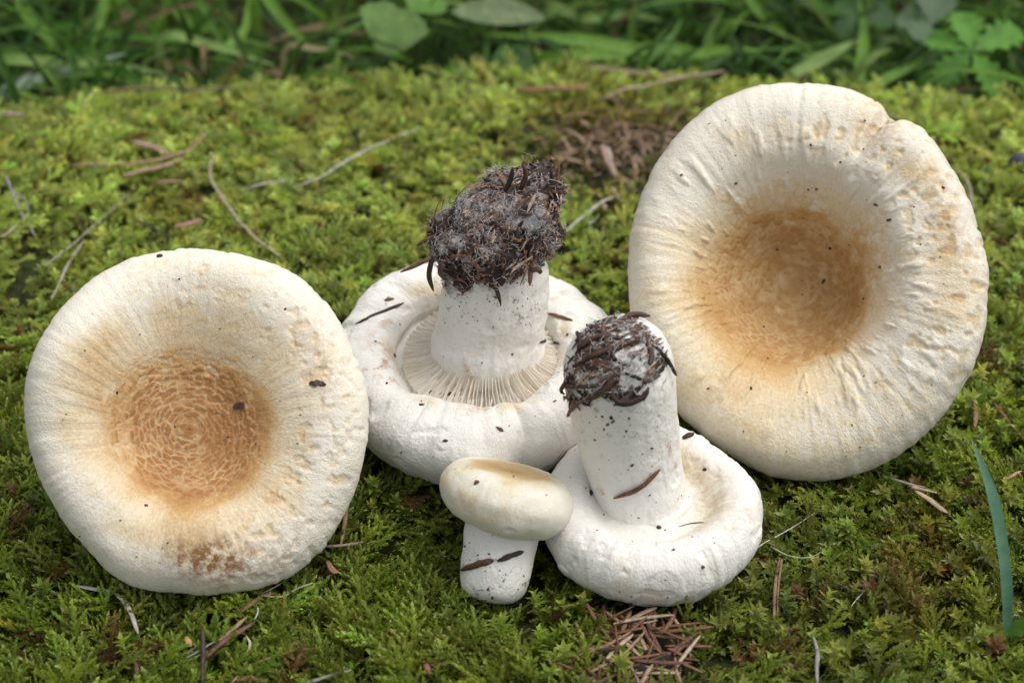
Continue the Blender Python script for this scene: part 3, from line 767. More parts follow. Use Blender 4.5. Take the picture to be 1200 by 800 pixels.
def soil_clump(root, origin):
    cen = ony(582, 272, gTip[1])
    poly = [(503, 290), (506, 266), (534, 250), (564, 228), (592, 214), (617, 206), (640, 197), (658, 197), (657, 225), (650, 250), (643, 285), (632, 312), (612, 326), (590, 334), (560, 330), (535, 328), (515, 312)]
    e = [(ony(u, v, gTip[1]) - cen) for u, v in poly]
    a = np.array([(math.atan2(q[2], q[0]), math.hypot(q[0], q[2])) for q in e]); a = a[a[:, 0].argsort()]
    ang = np.concatenate([a[:, 0] - 2 * math.pi, a[:, 0], a[:, 0] + 2 * math.pi]); rad = np.tile(a[:, 1], 3) * .9
    bm = bmesh.new(); bmesh.ops.create_icosphere(bm, subdivisions=5, radius=1.0)
    bm.verts.ensure_lookup_table()
    D = np.array([v.co[:] for v in bm.verts]); F = np.array([[v.index for v in f.verts] for f in bm.faces]); bm.free()
    rr = np.interp(np.arctan2(D[:, 2], D[:, 0]), ang, rad)
    V = np.stack([D[:, 0] * rr, D[:, 1] * 1.75, D[:, 2] * rr], -1)
    Nn = D / np.linalg.norm(D, axis=1)[:, None]
    V = V + Nn * (.55 * fbm(V * .9, 3, 500) + .36 * fbm(V * 2.2, 3, 501) + .15 * noise(V * 6, 502) + .08 * noise(V * 13, 503))[:, None] + cen
    w = .85 * sstep(.06, .40, fbm(V * 2.2, 3, 507))
    tint = np.array(BR[0]) * (1 - w)[:, None] + np.array((.55, .52, .51)) * w[:, None]
    o = link('soil_clump', mesh_np('soil_clump', V - origin, None, F, {'tint': tint}), M['soil'], root)
    o['label'] = 'dark brown clump of soil, needles and white fungal threads'
    # crumbs and plant scraps
    mb = MB(); fl = MB()
    sel = rng.choice(len(V), 2100)
    for k in sel:
        d = rng.normal(0, 1, 3) + np.array([.7, 0, .8]); d = nrm(d - Nn[k] * (d @ Nn[k]) + Nn[k] * rng.normal(.05, .22))
        strip(mb, V[k] + Nn[k] * rng.uniform(-.02, .09), d, Nn[k], rng.uniform(.12, .75) ** 1.3, rng.uniform(.012, .05), np.array(BR[rng.choice(6, p=[.10, .20, .22, .14, .18, .16])]) * rng.uniform(.9, 1.9), .5)
    for k in rng.choice(len(V), 90):
        d = rng.normal(0, 1, 3) + np.array([.9, 0, .9]); d = nrm(d - Nn[k] * (d @ Nn[k]) + Nn[k] * rng.normal(.05, .15))
        strip(mb, V[k] + Nn[k] * rng.uniform(.02, .1), d, Nn[k], rng.uniform(.7, 1.5), rng.uniform(.03, .075), np.array(BR[rng.choice(6, p=[.1, .2, .3, .2, .1, .1])]) * rng.uniform(.9, 1.6), .5, .25, 7)
    for k in rng.choice(len(V), 420):
        R_ = rng.uniform(.03, .11); q = rng.normal(0, 1, (8, 3)); q = q / np.linalg.norm(q, axis=1)[:, None] * R_ * rng.uniform(.6, 1.2, (8, 1)) + V[k] + Nn[k] * .03
        mb.add(q, None, [(a_, b_, c_) for a_ in range(8) for b_ in range(a_ + 1, 8) for c_ in range(b_ + 1, 8) if (a_ + b_ + c_) % 3 == 0], np.array(BR[rng.randint(6)]) * rng.uniform(.7, 1.4))
    s = link('plant_scraps', mb.mesh('plant_scraps', origin, False), M['soil'], o); s['kind'] = 'stuff'
    cand = [k for k in range(len(V)) if w[k] > .2]
    for k in rng.choice(cand, 480): fluff(fl, V[k], Nn[k], 7, .26, .008)
    for k in rng.choice(len(V), 420): fluff(fl, V[k], Nn[k], 5, .26, .009, (.68, .64, .62))
    f = link('fungal_threads', fl.mesh('fungal_threads', origin), M['myc'], o); f['kind'] = 'stuff'
    # single needles that stick out
    bv = BVHTree.FromPolygons([tuple(v) for v in V.tolist()], [tuple(t) for t in F.tolist()])
    def at(u, v):
        h = bv.ray_cast(Vector(CAM), Vector(ray(u, v)))
        return np.array(h[0]) if h[0] is not None else None
    spec = [[(508, 300), (503, 322), (508, 341)], [(520, 310), (516, 318), (521, 328)], [(505, 302), (490, 310), (469, 319)], [(622, 298), (622, 318), (621, 335)], [(570, 326), (582, 340), (587, 357)], [(557, 338), (568, 334), (580, 332)], [(610, 317), (600, 330), (588, 340)],
            [(645, 262), (650, 230), (655, 190)], [(640, 262), (645, 225), (646, 197)], [(634, 320), (630, 316), (621, 318)], [(515, 275), (500, 281), (489, 288)], [(628, 250), (640, 240), (664, 236)], [(592, 225), (598, 210), (601, 196)], [(610, 222), (616, 206), (613, 193)], [(540, 300), (534, 318), (531, 336)], [(650, 300), (640, 303), (632, 300)]]
    for k, pl in enumerate(spec):
        depth = gTip[1] - 1.72
        h0 = at(*pl[0]); y0 = h0[1] - .05 if h0 is not None else depth
        if k >= 7 and k != 9: y0 = gTip[1] - .3
        pts = [ony(u, v, min(y0, depth + .25) if k < 7 else y0) for u, v in pl]
        hh = hit(*pl[-1], [m_gilled])
        nb = MB(); tube(nb, smooth_path(pts, 9), np.array([.06, .075, .08, .085, .08, .08, .07, .055, .02]) * rng.uniform(.7, 1.15), 5, np.array(BR[k % 4]) * 1.1, .55, (0, -.7, .5), .1)
        link('needle', nb.mesh('needle', origin), M['litter'], o)
soil_clump(m_gilled, gC)

def stem_litter(root, origin):
    """coat of dark scraps and white threads over the end of the smooth stem"""
    poly = np.array([(663, 472), (664, 430), (676, 402), (688, 384), (712, 372), (742, 372), (757, 384), (770, 402), (784, 432), (770, 440), (752, 452), (742, 466), (722, 470), (705, 462), (690, 474)])
    def inside(u, v):
        c = False; n_ = len(poly)
        for i in range(n_):
            (x1, y1), (x2, y2) = poly[i], poly[i - 1]
            if (y1 > v) != (y2 > v) and u < (x2 - x1) * (v - y1) / (y2 - y1) + x1: c = not c
        return c
    bare = lambda u, v: ((u - 738) / 22) ** 2 + ((v - 430) / 24) ** 2 < 1 or ((u - 703) / 12) ** 2 + ((v - 452) / 8) ** 2 < 1 or ((u - 756) / 10) ** 2 + ((v - 418) / 20) ** 2 < 1
    mb = MB(); fl = MB(); cnt = 0
    while cnt < 330:
        u, v = rng.uniform(655, 790), rng.uniform(366, 480)
        if not inside(u, v) or (bare(u, v) and rng.rand() > .06): continue
        h = hit(u, v, [m_rolled])
        if h is None: continue
        p, nv = h[0], h[1]
        im = RTV * 1.0 + UPV * rng.normal(.45, .5); im = nrm(im - nv * (im @ nv))
        strip(mb, p + nv * rng.uniform(.0, .10), im, nv, rng.uniform(.06, .75) ** 1.2, rng.uniform(.015, .085), np.array(BR[rng.choice(6, p=[.34, .3, .16, .05, .05, .1])]) * rng.uniform(.7, 1.5), .4, .22, 6, .4)
        cnt += 1
    for _ in range(600):
        u, v = rng.uniform(665, 790), rng.uniform(364, 470)
        if not inside(u, v): continue
        h = hit(u, v, [m_rolled])
        if h is None: continue
        if bare(u, v) or v < 398 or rng.rand() < .25: fluff(fl, h[0] + h[1] * .05, h[1], 4, .24, .010, (.82, .80, .80))
    s = link('plant_scraps', mb.mesh('plant_scraps', origin, False), M['soil'], root); s['kind'] = 'stuff'
    f = link('fungal_threads', fl.mesh('fungal_threads', origin), M['myc'], root); f['kind'] = 'stuff'
    spec = [([(665, 488), (676, 474), (688, 465)], .07, 2), ([(668, 452), (700, 449), (728, 437)], .07, 1), ([(716, 458), (728, 469), (750, 464), (757, 452)], .10, 0), ([(690, 466), (712, 452), (730, 432)], .11, 1),
            ([(757, 402), (760, 420), (758, 428)], .10, 1), ([(764, 408), (778, 424), (787, 440)], .07, 0), ([(682, 410), (700, 398), (730, 400)], .09, 1), ([(722, 382), (740, 374), (762, 370)], .09, 1), ([(716, 372), (718, 365), (717, 358)], .09, 0), ([(680, 392), (684, 402), (681, 412)], .08, 0), ([(676, 430), (700, 416), (745, 402)], .09, 1), ([(672, 440), (664, 456), (662, 462)], .07, 1), ([(690, 385), (705, 392), (715, 410)], .08, 1)]
    for pl, w, c in spec:
        pts = []
        for u, v in pl:
            h = hit(u, v, [m_rolled])
            if h is not None: pts.append(h[0] + h[1] * .16); last = h
            else: pts.append(ony(u, v, (pts[-1][1] if pts else rTip[1])))
        nb = MB(); tube(nb, smooth_path(pts, 9), w * np.array([.5, .9, 1, 1, 1.05, 1, .95, .8, .35]), 5, np.array(BR[c]) * 1.0, .45, -FWD, .18)
        link('bark_scrap', nb.mesh('bark_scrap', origin), M['litter'], root)
stem_litter(m_rolled, rC)

# ------------------------------------------------------------------ crumbs and needles lying on the mushrooms
def specks(root, origin, pts):
    mb = MB()
    for u, v, r in pts:
        h = hit(u, v, [root])
        if h is None: continue
        p, nv = h[0], h[1]; e1 = nrm(np.cross(nv, rng.normal(0, 1, 3))); e2 = np.cross(nv, e1)
        R_ = r * .42 / 36.0; n_ = 7; ang = np.arange(n_) * 2 * math.pi / n_
        k1 = R_ * rng.uniform(.7, 1.3, n_); st = rng.uniform(.6, 1.5)
        ring = p + np.outer(np.cos(ang) * k1 * st, e1) + np.outer(np.sin(ang) * k1 / st, e2) - nv * .02
        mid = p + np.outer(np.cos(ang) * k1 * st * .7, e1) + np.outer(np.sin(ang) * k1 / st * .7, e2) + nv * R_ * .55
        V = np.vstack([ring, mid, [p + nv * R_ * .75]]); Q = [(j, (j + 1) % n_, n_ + (j + 1) % n_, n_ + j) for j in range(n_)]
        T = [(n_ + j, n_ + (j + 1) % n_, 2 * n_) for j in range(n_)]
        mb.add(V, Q, T, np.array(BR[rng.randint(0, 3)]) * rng.uniform(.4, 1.6))
    o = link('dirt_specks', mb.mesh('dirt_specks', origin), M['litter'], root); o['kind'] = 'stuff'
def rspecks(n, u0, u1, v0, v1, r0=1.2, r1=3.2): return [(rng.uniform(u0, u1), rng.uniform(v0, v1), rng.uniform(r0, r1)) for _ in range(n)]
specks(m_scaly, np.array(m_scaly.location) / S, [(187, 300, 8), (137, 460, 4.5), (171, 592, 5), (210, 327, 3.5), (334, 362, 4), (205, 500, 4), (258, 385, 3), (300, 520, 3)] + rspecks(26, 60, 410, 320, 670))
specks(m_velvet, np.array(m_velvet.location) / S, [(911, 292, 6), (973, 291, 5), (965, 330, 6), (957, 222, 5), (947, 222, 5), (1026, 240, 6), (1042, 258, 7), (1031, 313, 6), (895, 383, 4), (862, 215, 5), (799, 205, 5), (1012, 175, 4), (950, 170, 4), (985, 190, 4), (900, 420, 4), (880, 455, 5), (1105, 220, 5), (830, 455, 4), (1012, 350, 4), (940, 345, 3), (920, 320, 3)] + rspecks(46, 770, 1130, 120, 540))
specks(m_gilled, gC, [(522, 516, 6), (586, 503, 9), (494, 474, 6), (453, 449, 5), (462, 417, 8), (455, 350, 7), (665, 392, 5), (600, 415, 4), (565, 425, 3), (650, 470, 4), (470, 530, 4), (440, 400, 4)] + rspecks(24, 410, 700, 330, 560) + rspecks(70, 512, 630, 325, 385, .8, 2.6))
specks(m_rolled, rC, [(558, 570, 1), (692, 577, 9), (772, 618, 8), (826, 550, 6), (824, 664, 6), (739, 707, 8), (789, 644, 5), (716, 489, 6), (718, 494, 5), (712, 497, 6), (708, 503, 4), (706, 488, 4), (737, 490, 4), (734, 505, 4), (697, 515, 4), (757, 459, 7), (764, 525, 4), (741, 545, 4)] + rspecks(50, 665, 790, 470, 560, 1, 2.5) + rspecks(26, 650, 870, 560, 700))
specks(m_small, sBase, [(559, 565, 8), (602, 558, 3), (640, 580, 3), (577, 700, 5), (572, 690, 4), (590, 680, 4), (545, 640, 4), (560, 650, 3)] + rspecks(30, 540, 618, 625, 700, 1, 3) + rspecks(8, 530, 660, 545, 610, 1, 2))

def lying_needle(name, pl, w, tint, label, cat, root, flat=.5):
    pts = []; nv = None
    for u, v in smooth_path(np.array(pl, float), 13):
        h = hit(u, v, [root]) if root is not None else None
        if h is None: continue
        pts.append(h[0] + h[1] * w * flat * .7); nv = h[1]
    if len(pts) < 3: return
    pts = np.array(pts); base = pts[0]
    mb = MB(); n_ = len(pts)
    prof = w * (1 - np.abs(np.linspace(-1, 1, n_)) ** 4 * .65)
    cr = name == 'bark_crumb'
    tube(mb, pts, prof * (.75 if cr else 1), 6, np.array(tint), flat * (.6 if cr else 1), nv, .45 if cr else .15)
    o = link(name, mb.mesh(name, base, not cr), M['litter'], None, base)
    tag(o, label, cat, 'needles and crumbs lying on the mushrooms')
N1 = (0.05, 0.03, 0.022); N2 = (0.14, 0.07, 0.035); N3 = (0.11, 0.05, 0.028)
lying_needle('conifer_needle', [(417, 380), (440, 369), (473, 355)], .055, N1, 'thin black conifer needle lying across the rim of the gilled upturned mushroom', 'needle', m_gilled)
lying_needle('conifer_needle', [(488, 458), (515, 461), (546, 463)], .075, N1, 'dark brown needle at the lip below the exposed gills', 'needle', m_gilled)
lying_needle('bark_crumb', [(450, 352), (462, 350)], .07, N2, 'short brown crumb on the far rim of the gilled mushroom', 'bark crumb', m_gilled)
lying_needle('conifer_needle', [(720, 583), (748, 572), (773, 549)], .105, N2, 'reddish-brown needle stuck to the smooth stem of the upturned mushroom', 'needle', m_rolled)
lying_needle('conifer_needle', [(795, 617), (810, 613), (825, 612)], .028, N1, 'hair-thin dark needle on the in-rolled white cap', 'needle', m_rolled)
lying_needle('conifer_needle', [(800, 514), (812, 508), (825, 503)], .09, N1, 'curled dark needle on the cap rim behind the smooth stem', 'needle', m_rolled)
lying_needle('conifer_needle', [(538, 669), (560, 661), (579, 656)], .10, N3, 'brown needle on the short stem of the smallest mushroom, the longer of two', 'needle', m_small)
lying_needle('conifer_needle', [(583, 657), (598, 651), (613, 646)], .085, N1, 'dark needle on the short stem of the smallest mushroom, the shorter of two', 'needle', m_small)
lying_needle('bark_crumb', [(363, 450), (372, 449), (382, 451)], .12, N1, 'dark crumb on the pale rim of the scaly-centred cap', 'bark crumb', m_scaly, .4)
lying_needle('bark_crumb', [(274, 476), (280, 475), (287, 475)], .15, N1, 'square black crumb in the scaly ochre centre', 'bark crumb', m_scaly, .4)
lying_needle('conifer_needle', [(641, 367), (650, 369), (671, 376)], .075, N2, 'brown needle at the lip beside the gilled stem', 'needle', m_gilled)
lying_needle('conifer_needle', [(632, 401), (644, 399), (656, 403)], .05, N1, 'curved dark needle over the gills beside the stem', 'needle', m_gilled)

# ------------------------------------------------------------------ litter on the moss
MOSS_TOP = 0.88
def on_moss(u, v, lift=0.0):
    p = onz(u, v, MOSS_TOP)
    for _ in range(4): p = onz(u, v, float(gz(p[0], p[1])) + MOSS_TOP + lift)
    return p
PALE = (.40, .345, .25); GREY = (.29, .26, .225); TAN = (.27, .165, .09); RED = (.15, .07, .042); DARK = (.07, .045, .035); PINK = (.36, .235, .17); CREAM = (.50, .45, .36)
def litter(name, pl, w, tint, label, cat, lift=.04, flat=.6, taper=.5, rough=.15, extra=None, group='dead bits of plants lying on the moss'):
    pts = np.array([on_moss(u, v, lift) for u, v in pl])
    path = smooth_path(pts, max(9, 4 * len(pl))); n_ = len(path)
    path[:, 2] += .06 * noise(path * 1.3, 3)
    t = np.linspace(0, 1, n_); prof = w * (1 - taper * np.abs(2 * t - 1) ** 2) * (1 + .12 * noise(path * 4, 9))
    prof[0] *= .5; prof[-1] *= .5
    prof = prof * .85; tint = np.array(tint) * np.array([.72, .76, .8])
    base = path[0] - np.array([0, 0, .1]); mb = MB(); tube(mb, path, prof, 6, np.array(tint), flat, (0, 0, 1), rough)
    for e in (extra or []):
        pp = smooth_path(np.array([on_moss(u, v, lift) for u, v in e]), 9)
        tube(mb, pp, w * .7 * np.linspace(1, .35, 9), 6, np.array(tint) * .95, flat, (0, 0, 1), rough)
    o = link(name, mb.mesh(name, base), M['litter'], None, base); tag(o, label, cat, group)
L_ = litter
L_('dry_stalk', [(60, 352), (82, 305), (97, 282)], .075, PALE, 'pale forked dry stalk lying on the moss behind the scaly cap', 'stalk', extra=[[(52, 312), (90, 282), (150, 228)]])
L_('twig', [(250, 178), (247, 210), (275, 252), (300, 280), (332, 302)], .085, (.42, .33, .22), 'long bent pale brown twig ending behind the scaly cap', 'twig')
L_('dry_stalk', [(346, 219), (385, 202), (425, 178), (492, 150)], .085, CREAM, 'long whitish stalk reaching over the moss, the straightest one', 'stalk')
L_('dry_stalk', [(284, 224), (310, 216), (336, 212)], .07, CREAM, 'short whitish stalk in line with a longer one', 'stalk')
L_('twig', [(78, 193), (130, 193), (172, 190), (222, 174), (244, 153)], .11, (.38, .24, .14), 'brown twig with upturned end on the far moss', 'twig')
L_('bark_strip', [(142, 207), (180, 197), (216, 186)], .20, (.40, .25, .15), 'broad tan bark strip under a bent brown twig', 'bark strip', flat=.3)
L_('leaf_fragment', [(155, 165), (176, 171), (198, 180)], .22, PINK, 'pinkish dead leaf fragment on the far moss', 'leaf', flat=.2)
L_('bark_strip', [(182, 213), (198, 212), (216, 212)], .15, TAN, 'short reddish bark strip on the moss', 'bark strip', flat=.4)
L_('leaf_fragment', [(204, 266), (220, 262), (236, 256)], .20, (.36, .19, .12), 'reddish-brown leaf fragment just behind the scaly cap', 'leaf', flat=.25)
L_('twig', [(155, 255), (175, 266), (202, 278)], .07, DARK, 'short dark twig on the moss', 'twig')
L_('twig', [(6, 202), (14, 225), (25, 250), (42, 278)], .09, GREY, 'grey lichen-pale twig, forked, at the far end of the moss', 'twig', extra=[[(14, 225), (30, 235), (34, 258)]])
L_('dry_stalk', [(0, 277), (10, 271), (20, 264)], .08, PALE, 'stub of a pale stalk beside a grey forked twig', 'stalk')
L_('twig', [(662, 274), (690, 248), (719, 229)], .085, (.52, .48, .40), 'pale straight twig on the moss beside the largest mushroom', 'twig', extra=[[(690, 262), (697, 258)]])
L_('stick', [(608, 106), (650, 104), (686, 103)], .17, (.30, .15, .075), 'straight orange-brown stick near the grass', 'stick', taper=.1)
L_('stick', [(704, 116), (735, 104), (765, 99), (800, 90), (850, 84)], .13, (.42, .32, .2), 'long pale brown stick at the edge of the grass', 'stick')
L_('leaf_fragment', [(705, 170), (712, 186), (722, 206)], .22, PINK, 'pinkish flake on the bare brown patch beside the largest mushroom', 'leaf', flat=.2)
L_('leaf_fragment', [(712, 172), (718, 192)], .08, CREAM, 'narrow cream splinter on the bare brown patch', 'splinter', flat=.3)
L_('husk', [(1072, 574), (1090, 585), (1110, 601)], .14, (.46, .33, .2), 'pale brown split husk on the moss below the largest mushroom', 'husk', flat=.4, extra=[[(1068, 570), (1085, 574), (1098, 577)]])
L_('bark_strip', [(1141, 470), (1143, 485), (1142, 502)], .10, TAN, 'upright short brown strip above the green blade', 'bark strip')
L_('bark_strip', [(1164, 470), (1172, 482), (1182, 496)], .10, RED, 'dark red strip above the green blade', 'bark strip')
L_('dry_stalk', [(1163, 562), (1180, 560), (1197, 552)], .09, (.50, .30, .18), 'thin orange-brown stalk beside the green blade', 'stalk')
L_('dry_stalk', [(864, 660), (890, 640), (925, 620), (966, 594)], .034, CREAM, 'hair-thin straight pale stalk pointing at the in-rolled cap', 'stalk', lift=.15)
L_('thread', [(903, 641), (925, 651), (948, 653), (962, 647), (968, 640), (958, 637)], .024, CREAM, 'curly white plant thread on the moss', 'thread', lift=.12)
L_('conifer_needle', [(914, 653), (909, 680), (907, 724)], .07, TAN, 'brown paired needle standing alone on open moss', 'needle', extra=[[(916, 655), (912, 690), (911, 722)]], lift=.12)
L_('twig', [(983, 688), (1000, 686), (1024, 684)], .09, DARK, 'dark brown bit of twig on open moss', 'twig')
L_('dry_stalk', [(997, 711), (1008, 697), (1018, 686)], .025, CREAM, 'tiny white stalk crossing a dark twig', 'stalk', lift=.1)
L_('twig', [(953, 745), (958, 765), (957, 785), (958, 802)], .08, GREY, 'bent grey twig on the near moss, away from the mushrooms', 'twig')
L_('dry_stalk', [(308, 694), (335, 678), (358, 654), (380, 624)], .045, (.42, .38, .27), 'thin stalk curving along the lower edge of the scaly cap', 'stalk', lift=.1)
L_('bark_strip', [(262, 728), (288, 712), (308, 697), (322, 694)], .10, (.26, .14, .075), 'brown strip running out from under the scaly cap', 'bark strip')
L_('dry_stalk', [(305, 697), (330, 698), (350, 688), (368, 682)], .04, PALE, 'wavy pale stalk beside the scaly cap', 'stalk', lift=.1)
L_('bark_strip', [(240, 771), (268, 748), (299, 729)], .12, (.17, .08, .06), 'dark red strip of bark, the widest of a bundle', 'bark strip')
L_('bark_strip', [(256, 752), (272, 738), (290, 722)], .09, (.33, .2, .11), 'light brown strip lying along a dark red one', 'bark strip')
L_('twig', [(237, 730), (238, 755), (237, 800)], .085, DARK, 'dark upright twig crossing the bark bundle', 'twig', lift=.2)
L_('grass_fibre', [(210, 774), (232, 762), (252, 752)], .05, GREY, 'grey dry grass fibres beside the dark twig', 'grass fibre', extra=[[(212, 768), (236, 754)], [(216, 776), (244, 762)]])
L_('dry_leaf', [(88, 687), (112, 691), (133, 693)], .09, (.50, .45, .40), 'pale folded strip of dead leaf, short upper arm', 'leaf', flat=.3)
L_('dry_leaf', [(133, 693), (150, 712), (162, 742)], .10, (.46, .39, .33), 'pale folded strip of dead leaf, long lower arm', 'leaf', flat=.3)
L_('twig', [(157, 758), (160, 780), (161, 802)], .09, RED, 'red-brown twig below the pale folded leaf', 'twig')
L_('leaf_fragment', [(289, 745), (293, 755), (288, 768)], .05, (.55, .46, .4), 'small curled pale shred by the bark bundle', 'leaf', lift=.12)
L_('dry_stalk', [(302, 710), (302, 718), (298, 726)], .03, CREAM, 'short white shred by the bark bundle', 'stalk', lift=.12)
L_('bark_strip', [(270, 800), (290, 782), (322, 768)], .07, (.33, .2, .12), 'curved light brown strip on the near moss', 'bark strip')
L_('bark_strip', [(275, 795), (290, 793), (312, 797)], .14, (.28, .12, .08), 'flat rusty strip on the near moss', 'bark strip', flat=.3)
L_('twig', [(348, 804), (375, 795), (412, 784)], .07, GREY, 'grey twig on the near moss', 'twig')
L_('bark_strip', [(407, 588), (404, 612), (399, 641)], .09, TAN, 'upright brown strip on moss between the scaly cap and the smallest mushroom', 'bark strip')
L_('bark_strip', [(378, 641), (400, 640), (426, 635)], .08, (.3, .2, .15), 'grey-brown strip on moss beside the scaly cap', 'bark strip')
L_('leaf_fragment', [(383, 657), (390, 668), (397, 670)], .14, (.30, .16, .08), 'small orange-brown leaf fragment in dark moss', 'leaf', flat=.3)
L_('husk', [(494, 766), (500, 780), (506, 792)], .12, (.27, .11, .08), 'small wine-red husk on the near moss', 'husk', flat=.5)
L_('bark_strip', [(502, 778), (512, 777), (524, 779)], .07, RED, 'short strip pointing away from the wine-red husk', 'bark strip')
L_('twig', [(420, 774), (440, 770), (465, 771)], .06, DARK, 'thin blackish twig on the near moss', 'twig')
L_('leaf_fragment', [(218, 745), (220, 750), (224, 756)], .12, (.45, .27, .1), 'tiny orange flake by the bark bundle', 'leaf', flat=.3)
L_('twig', [(116, 655), (112, 668), (118, 680)], .07, DARK, 'dark bit of twig under the scaly cap', 'twig')
L_('stick', [(0, 135), (14, 134), (30, 136)], .16, (.33, .24, .2), 'short pale stick where moss meets grass', 'stick')
L_('stick', [(110, 110), (160, 104), (215, 104), (280, 104)], .12, (.20, .11, .07), 'long brown stick along the edge of moss and grass', 'stick')
L_('dry_stalk', [(1115, 195), (1135, 215), (1140, 250)], .06, PALE, 'thin stalk on the moss beyond the largest mushroom', 'stalk')
L_('twig', [(1042, 560), (1060, 566), (1085, 570)], .06, (.34, .29, .22), 'faded grey-brown twig beneath the largest mushroom', 'twig')
L_('bark_strip', [(860, 120), (880, 108)], .1, DARK, 'dark strip behind the largest mushroom', 'bark strip')

# pile of needles in front of the in-rolled mushroom
def pile():
    k = 0
    while k < 105:
        u, v = rng.uniform(676, 812), rng.uniform(712, 806)
        if ((u - 745) / 68) ** 2 + ((v - 765) / 56) ** 2 > 1.0: continue
        h = hit(u, v)
        if h is not None: continue
        p = on_moss(u, v, -.36 + rng.uniform(0, .38)); a = rng.choice([rng.normal(1.9, .45), rng.normal(.4, .4)]); L = rng.uniform(.6, 2.0)
        d = np.array([math.cos(a), math.sin(a), rng.uniform(-.12, .12)])
        t = np.linspace(-.5, .5, 8); sdv = np.array([-d[1], d[0], 0]); c = rng.uniform(-.25, .25)
        path = p + np.outer(t * L, d) + np.outer(t * t * L * c, sdv)
        path[:, 2] = np.maximum(path[:, 2], gz(path[:, 0], path[:, 1]) + .06)
        ok = True
        for q in path:
            for b in BV.values():
                loc, nn, i_, ds = b.find_nearest(Vector(q), .6)
                if loc is not None and ((Vector(q) - loc).dot(nn) < .05): ok = False
        if not ok: continue
        w = rng.uniform(.035, .08); ci_ = rng.choice(6, p=[.3, .22, .2, .13, .07, .08]); cc = [(.15, .07, .04), (.21, .11, .062), (.11, .055, .037), (.29, .195, .125), (.36, .28, .2), (.05, .03, .025)][ci_]
        mb = MB(); tube(mb, path, w * np.array([.4, .85, 1, 1, 1, 1, .85, .3]), 5, np.array(cc) * rng.uniform(.85, 1.15), .5, (0, 0, 1), .12)
        o = link('fallen_needle', mb.mesh('fallen_needle', p), M['litter'], None, p)
        tag(o, ['red-brown', 'light brown', 'dark brown', 'tan', 'straw-coloured', 'blackish'][ci_] + ' fallen needle in the litter pile at the foot of the in-rolled mushroom', 'needle', 'needle pile in front of the mushrooms'); k += 1
    for (u, v, r) in ((768, 772, .38), (782, 782, .28), (752, 786, .26)):
        p = on_moss(u, v, -.3); bm = bmesh.new(); bmesh.ops.create_icosphere(bm, subdivisions=3, radius=1)
        D = np.array([x.co[:] for x in bm.verts]); F = np.array([[x.index for x in f.verts] for f in bm.faces]); bm.free()
        V = D * np.array([r, r * .8, r * .6]) * (1 + .45 * fbm(D * 1.6 + u, 3, 91))[:, None]
        o = link('bark_lump', mesh_np('bark_lump', V, None, F, {'tint': np.tile((.018, .014, .012), (len(V), 1))}), M['soil'], None, p)
        tag(o, 'black rotten bark lump among the fallen needles', 'bark', 'needle pile in front of the mushrooms')
pile()
def bare_patch():
    mb = MB()
    for _ in range(230):
        p = onz(745 + rng.normal(0, 62), 162 + rng.normal(0, 25), .4); p[2] = float(gz(p[0], p[1])) + rng.uniform(.05, .6); a = rng.uniform(0, 6.28)
        q = hit(0, 0) if False else ALLB0.find_nearest(Vector(p), .9)[0]
        if q is not None: continue
        strip(mb, p, np.array([math.cos(a), math.sin(a), rng.uniform(-.3, .3)]), np.array([0, 0, 1.0]), rng.uniform(.4, 1.6), rng.uniform(.03, .09), np.array([(.13, .075, .045), (.2, .12, .07), (.28, .19, .12), (.08, .05, .035)][rng.randint(4)]) * rng.uniform(.8, 1.2), .3)
    o = link('plant_litter', mb.mesh('plant_litter', (0, 0, 0), False), M['litter']); o['kind'] = 'stuff'; o['label'] = 'brown dead plant litter in the bare patch of moss'
ALLB0 = make_bvh(MUSH)
bare_patch()
def pebble():
    p = on_moss(1197, 190, -.15); bm = bmesh.new(); bmesh.ops.create_icosphere(bm, subdivisions=3, radius=1)
    D = np.array([x.co[:] for x in bm.verts]); F = np.array([[x.index for x in f.verts] for f in bm.faces]); bm.free()
    V = D * np.array([.55, .4, .35]) * (1 + .25 * fbm(D * 1.2, 3, 95))[:, None]
    tag(link('pebble', mesh_np('pebble', V, None, F, {'tint': np.tile((.05, .055, .075), (len(V), 1))}), M['pebble'], None, p), 'small blue-grey pebble on the moss behind the largest mushroom', 'pebble')
pebble()

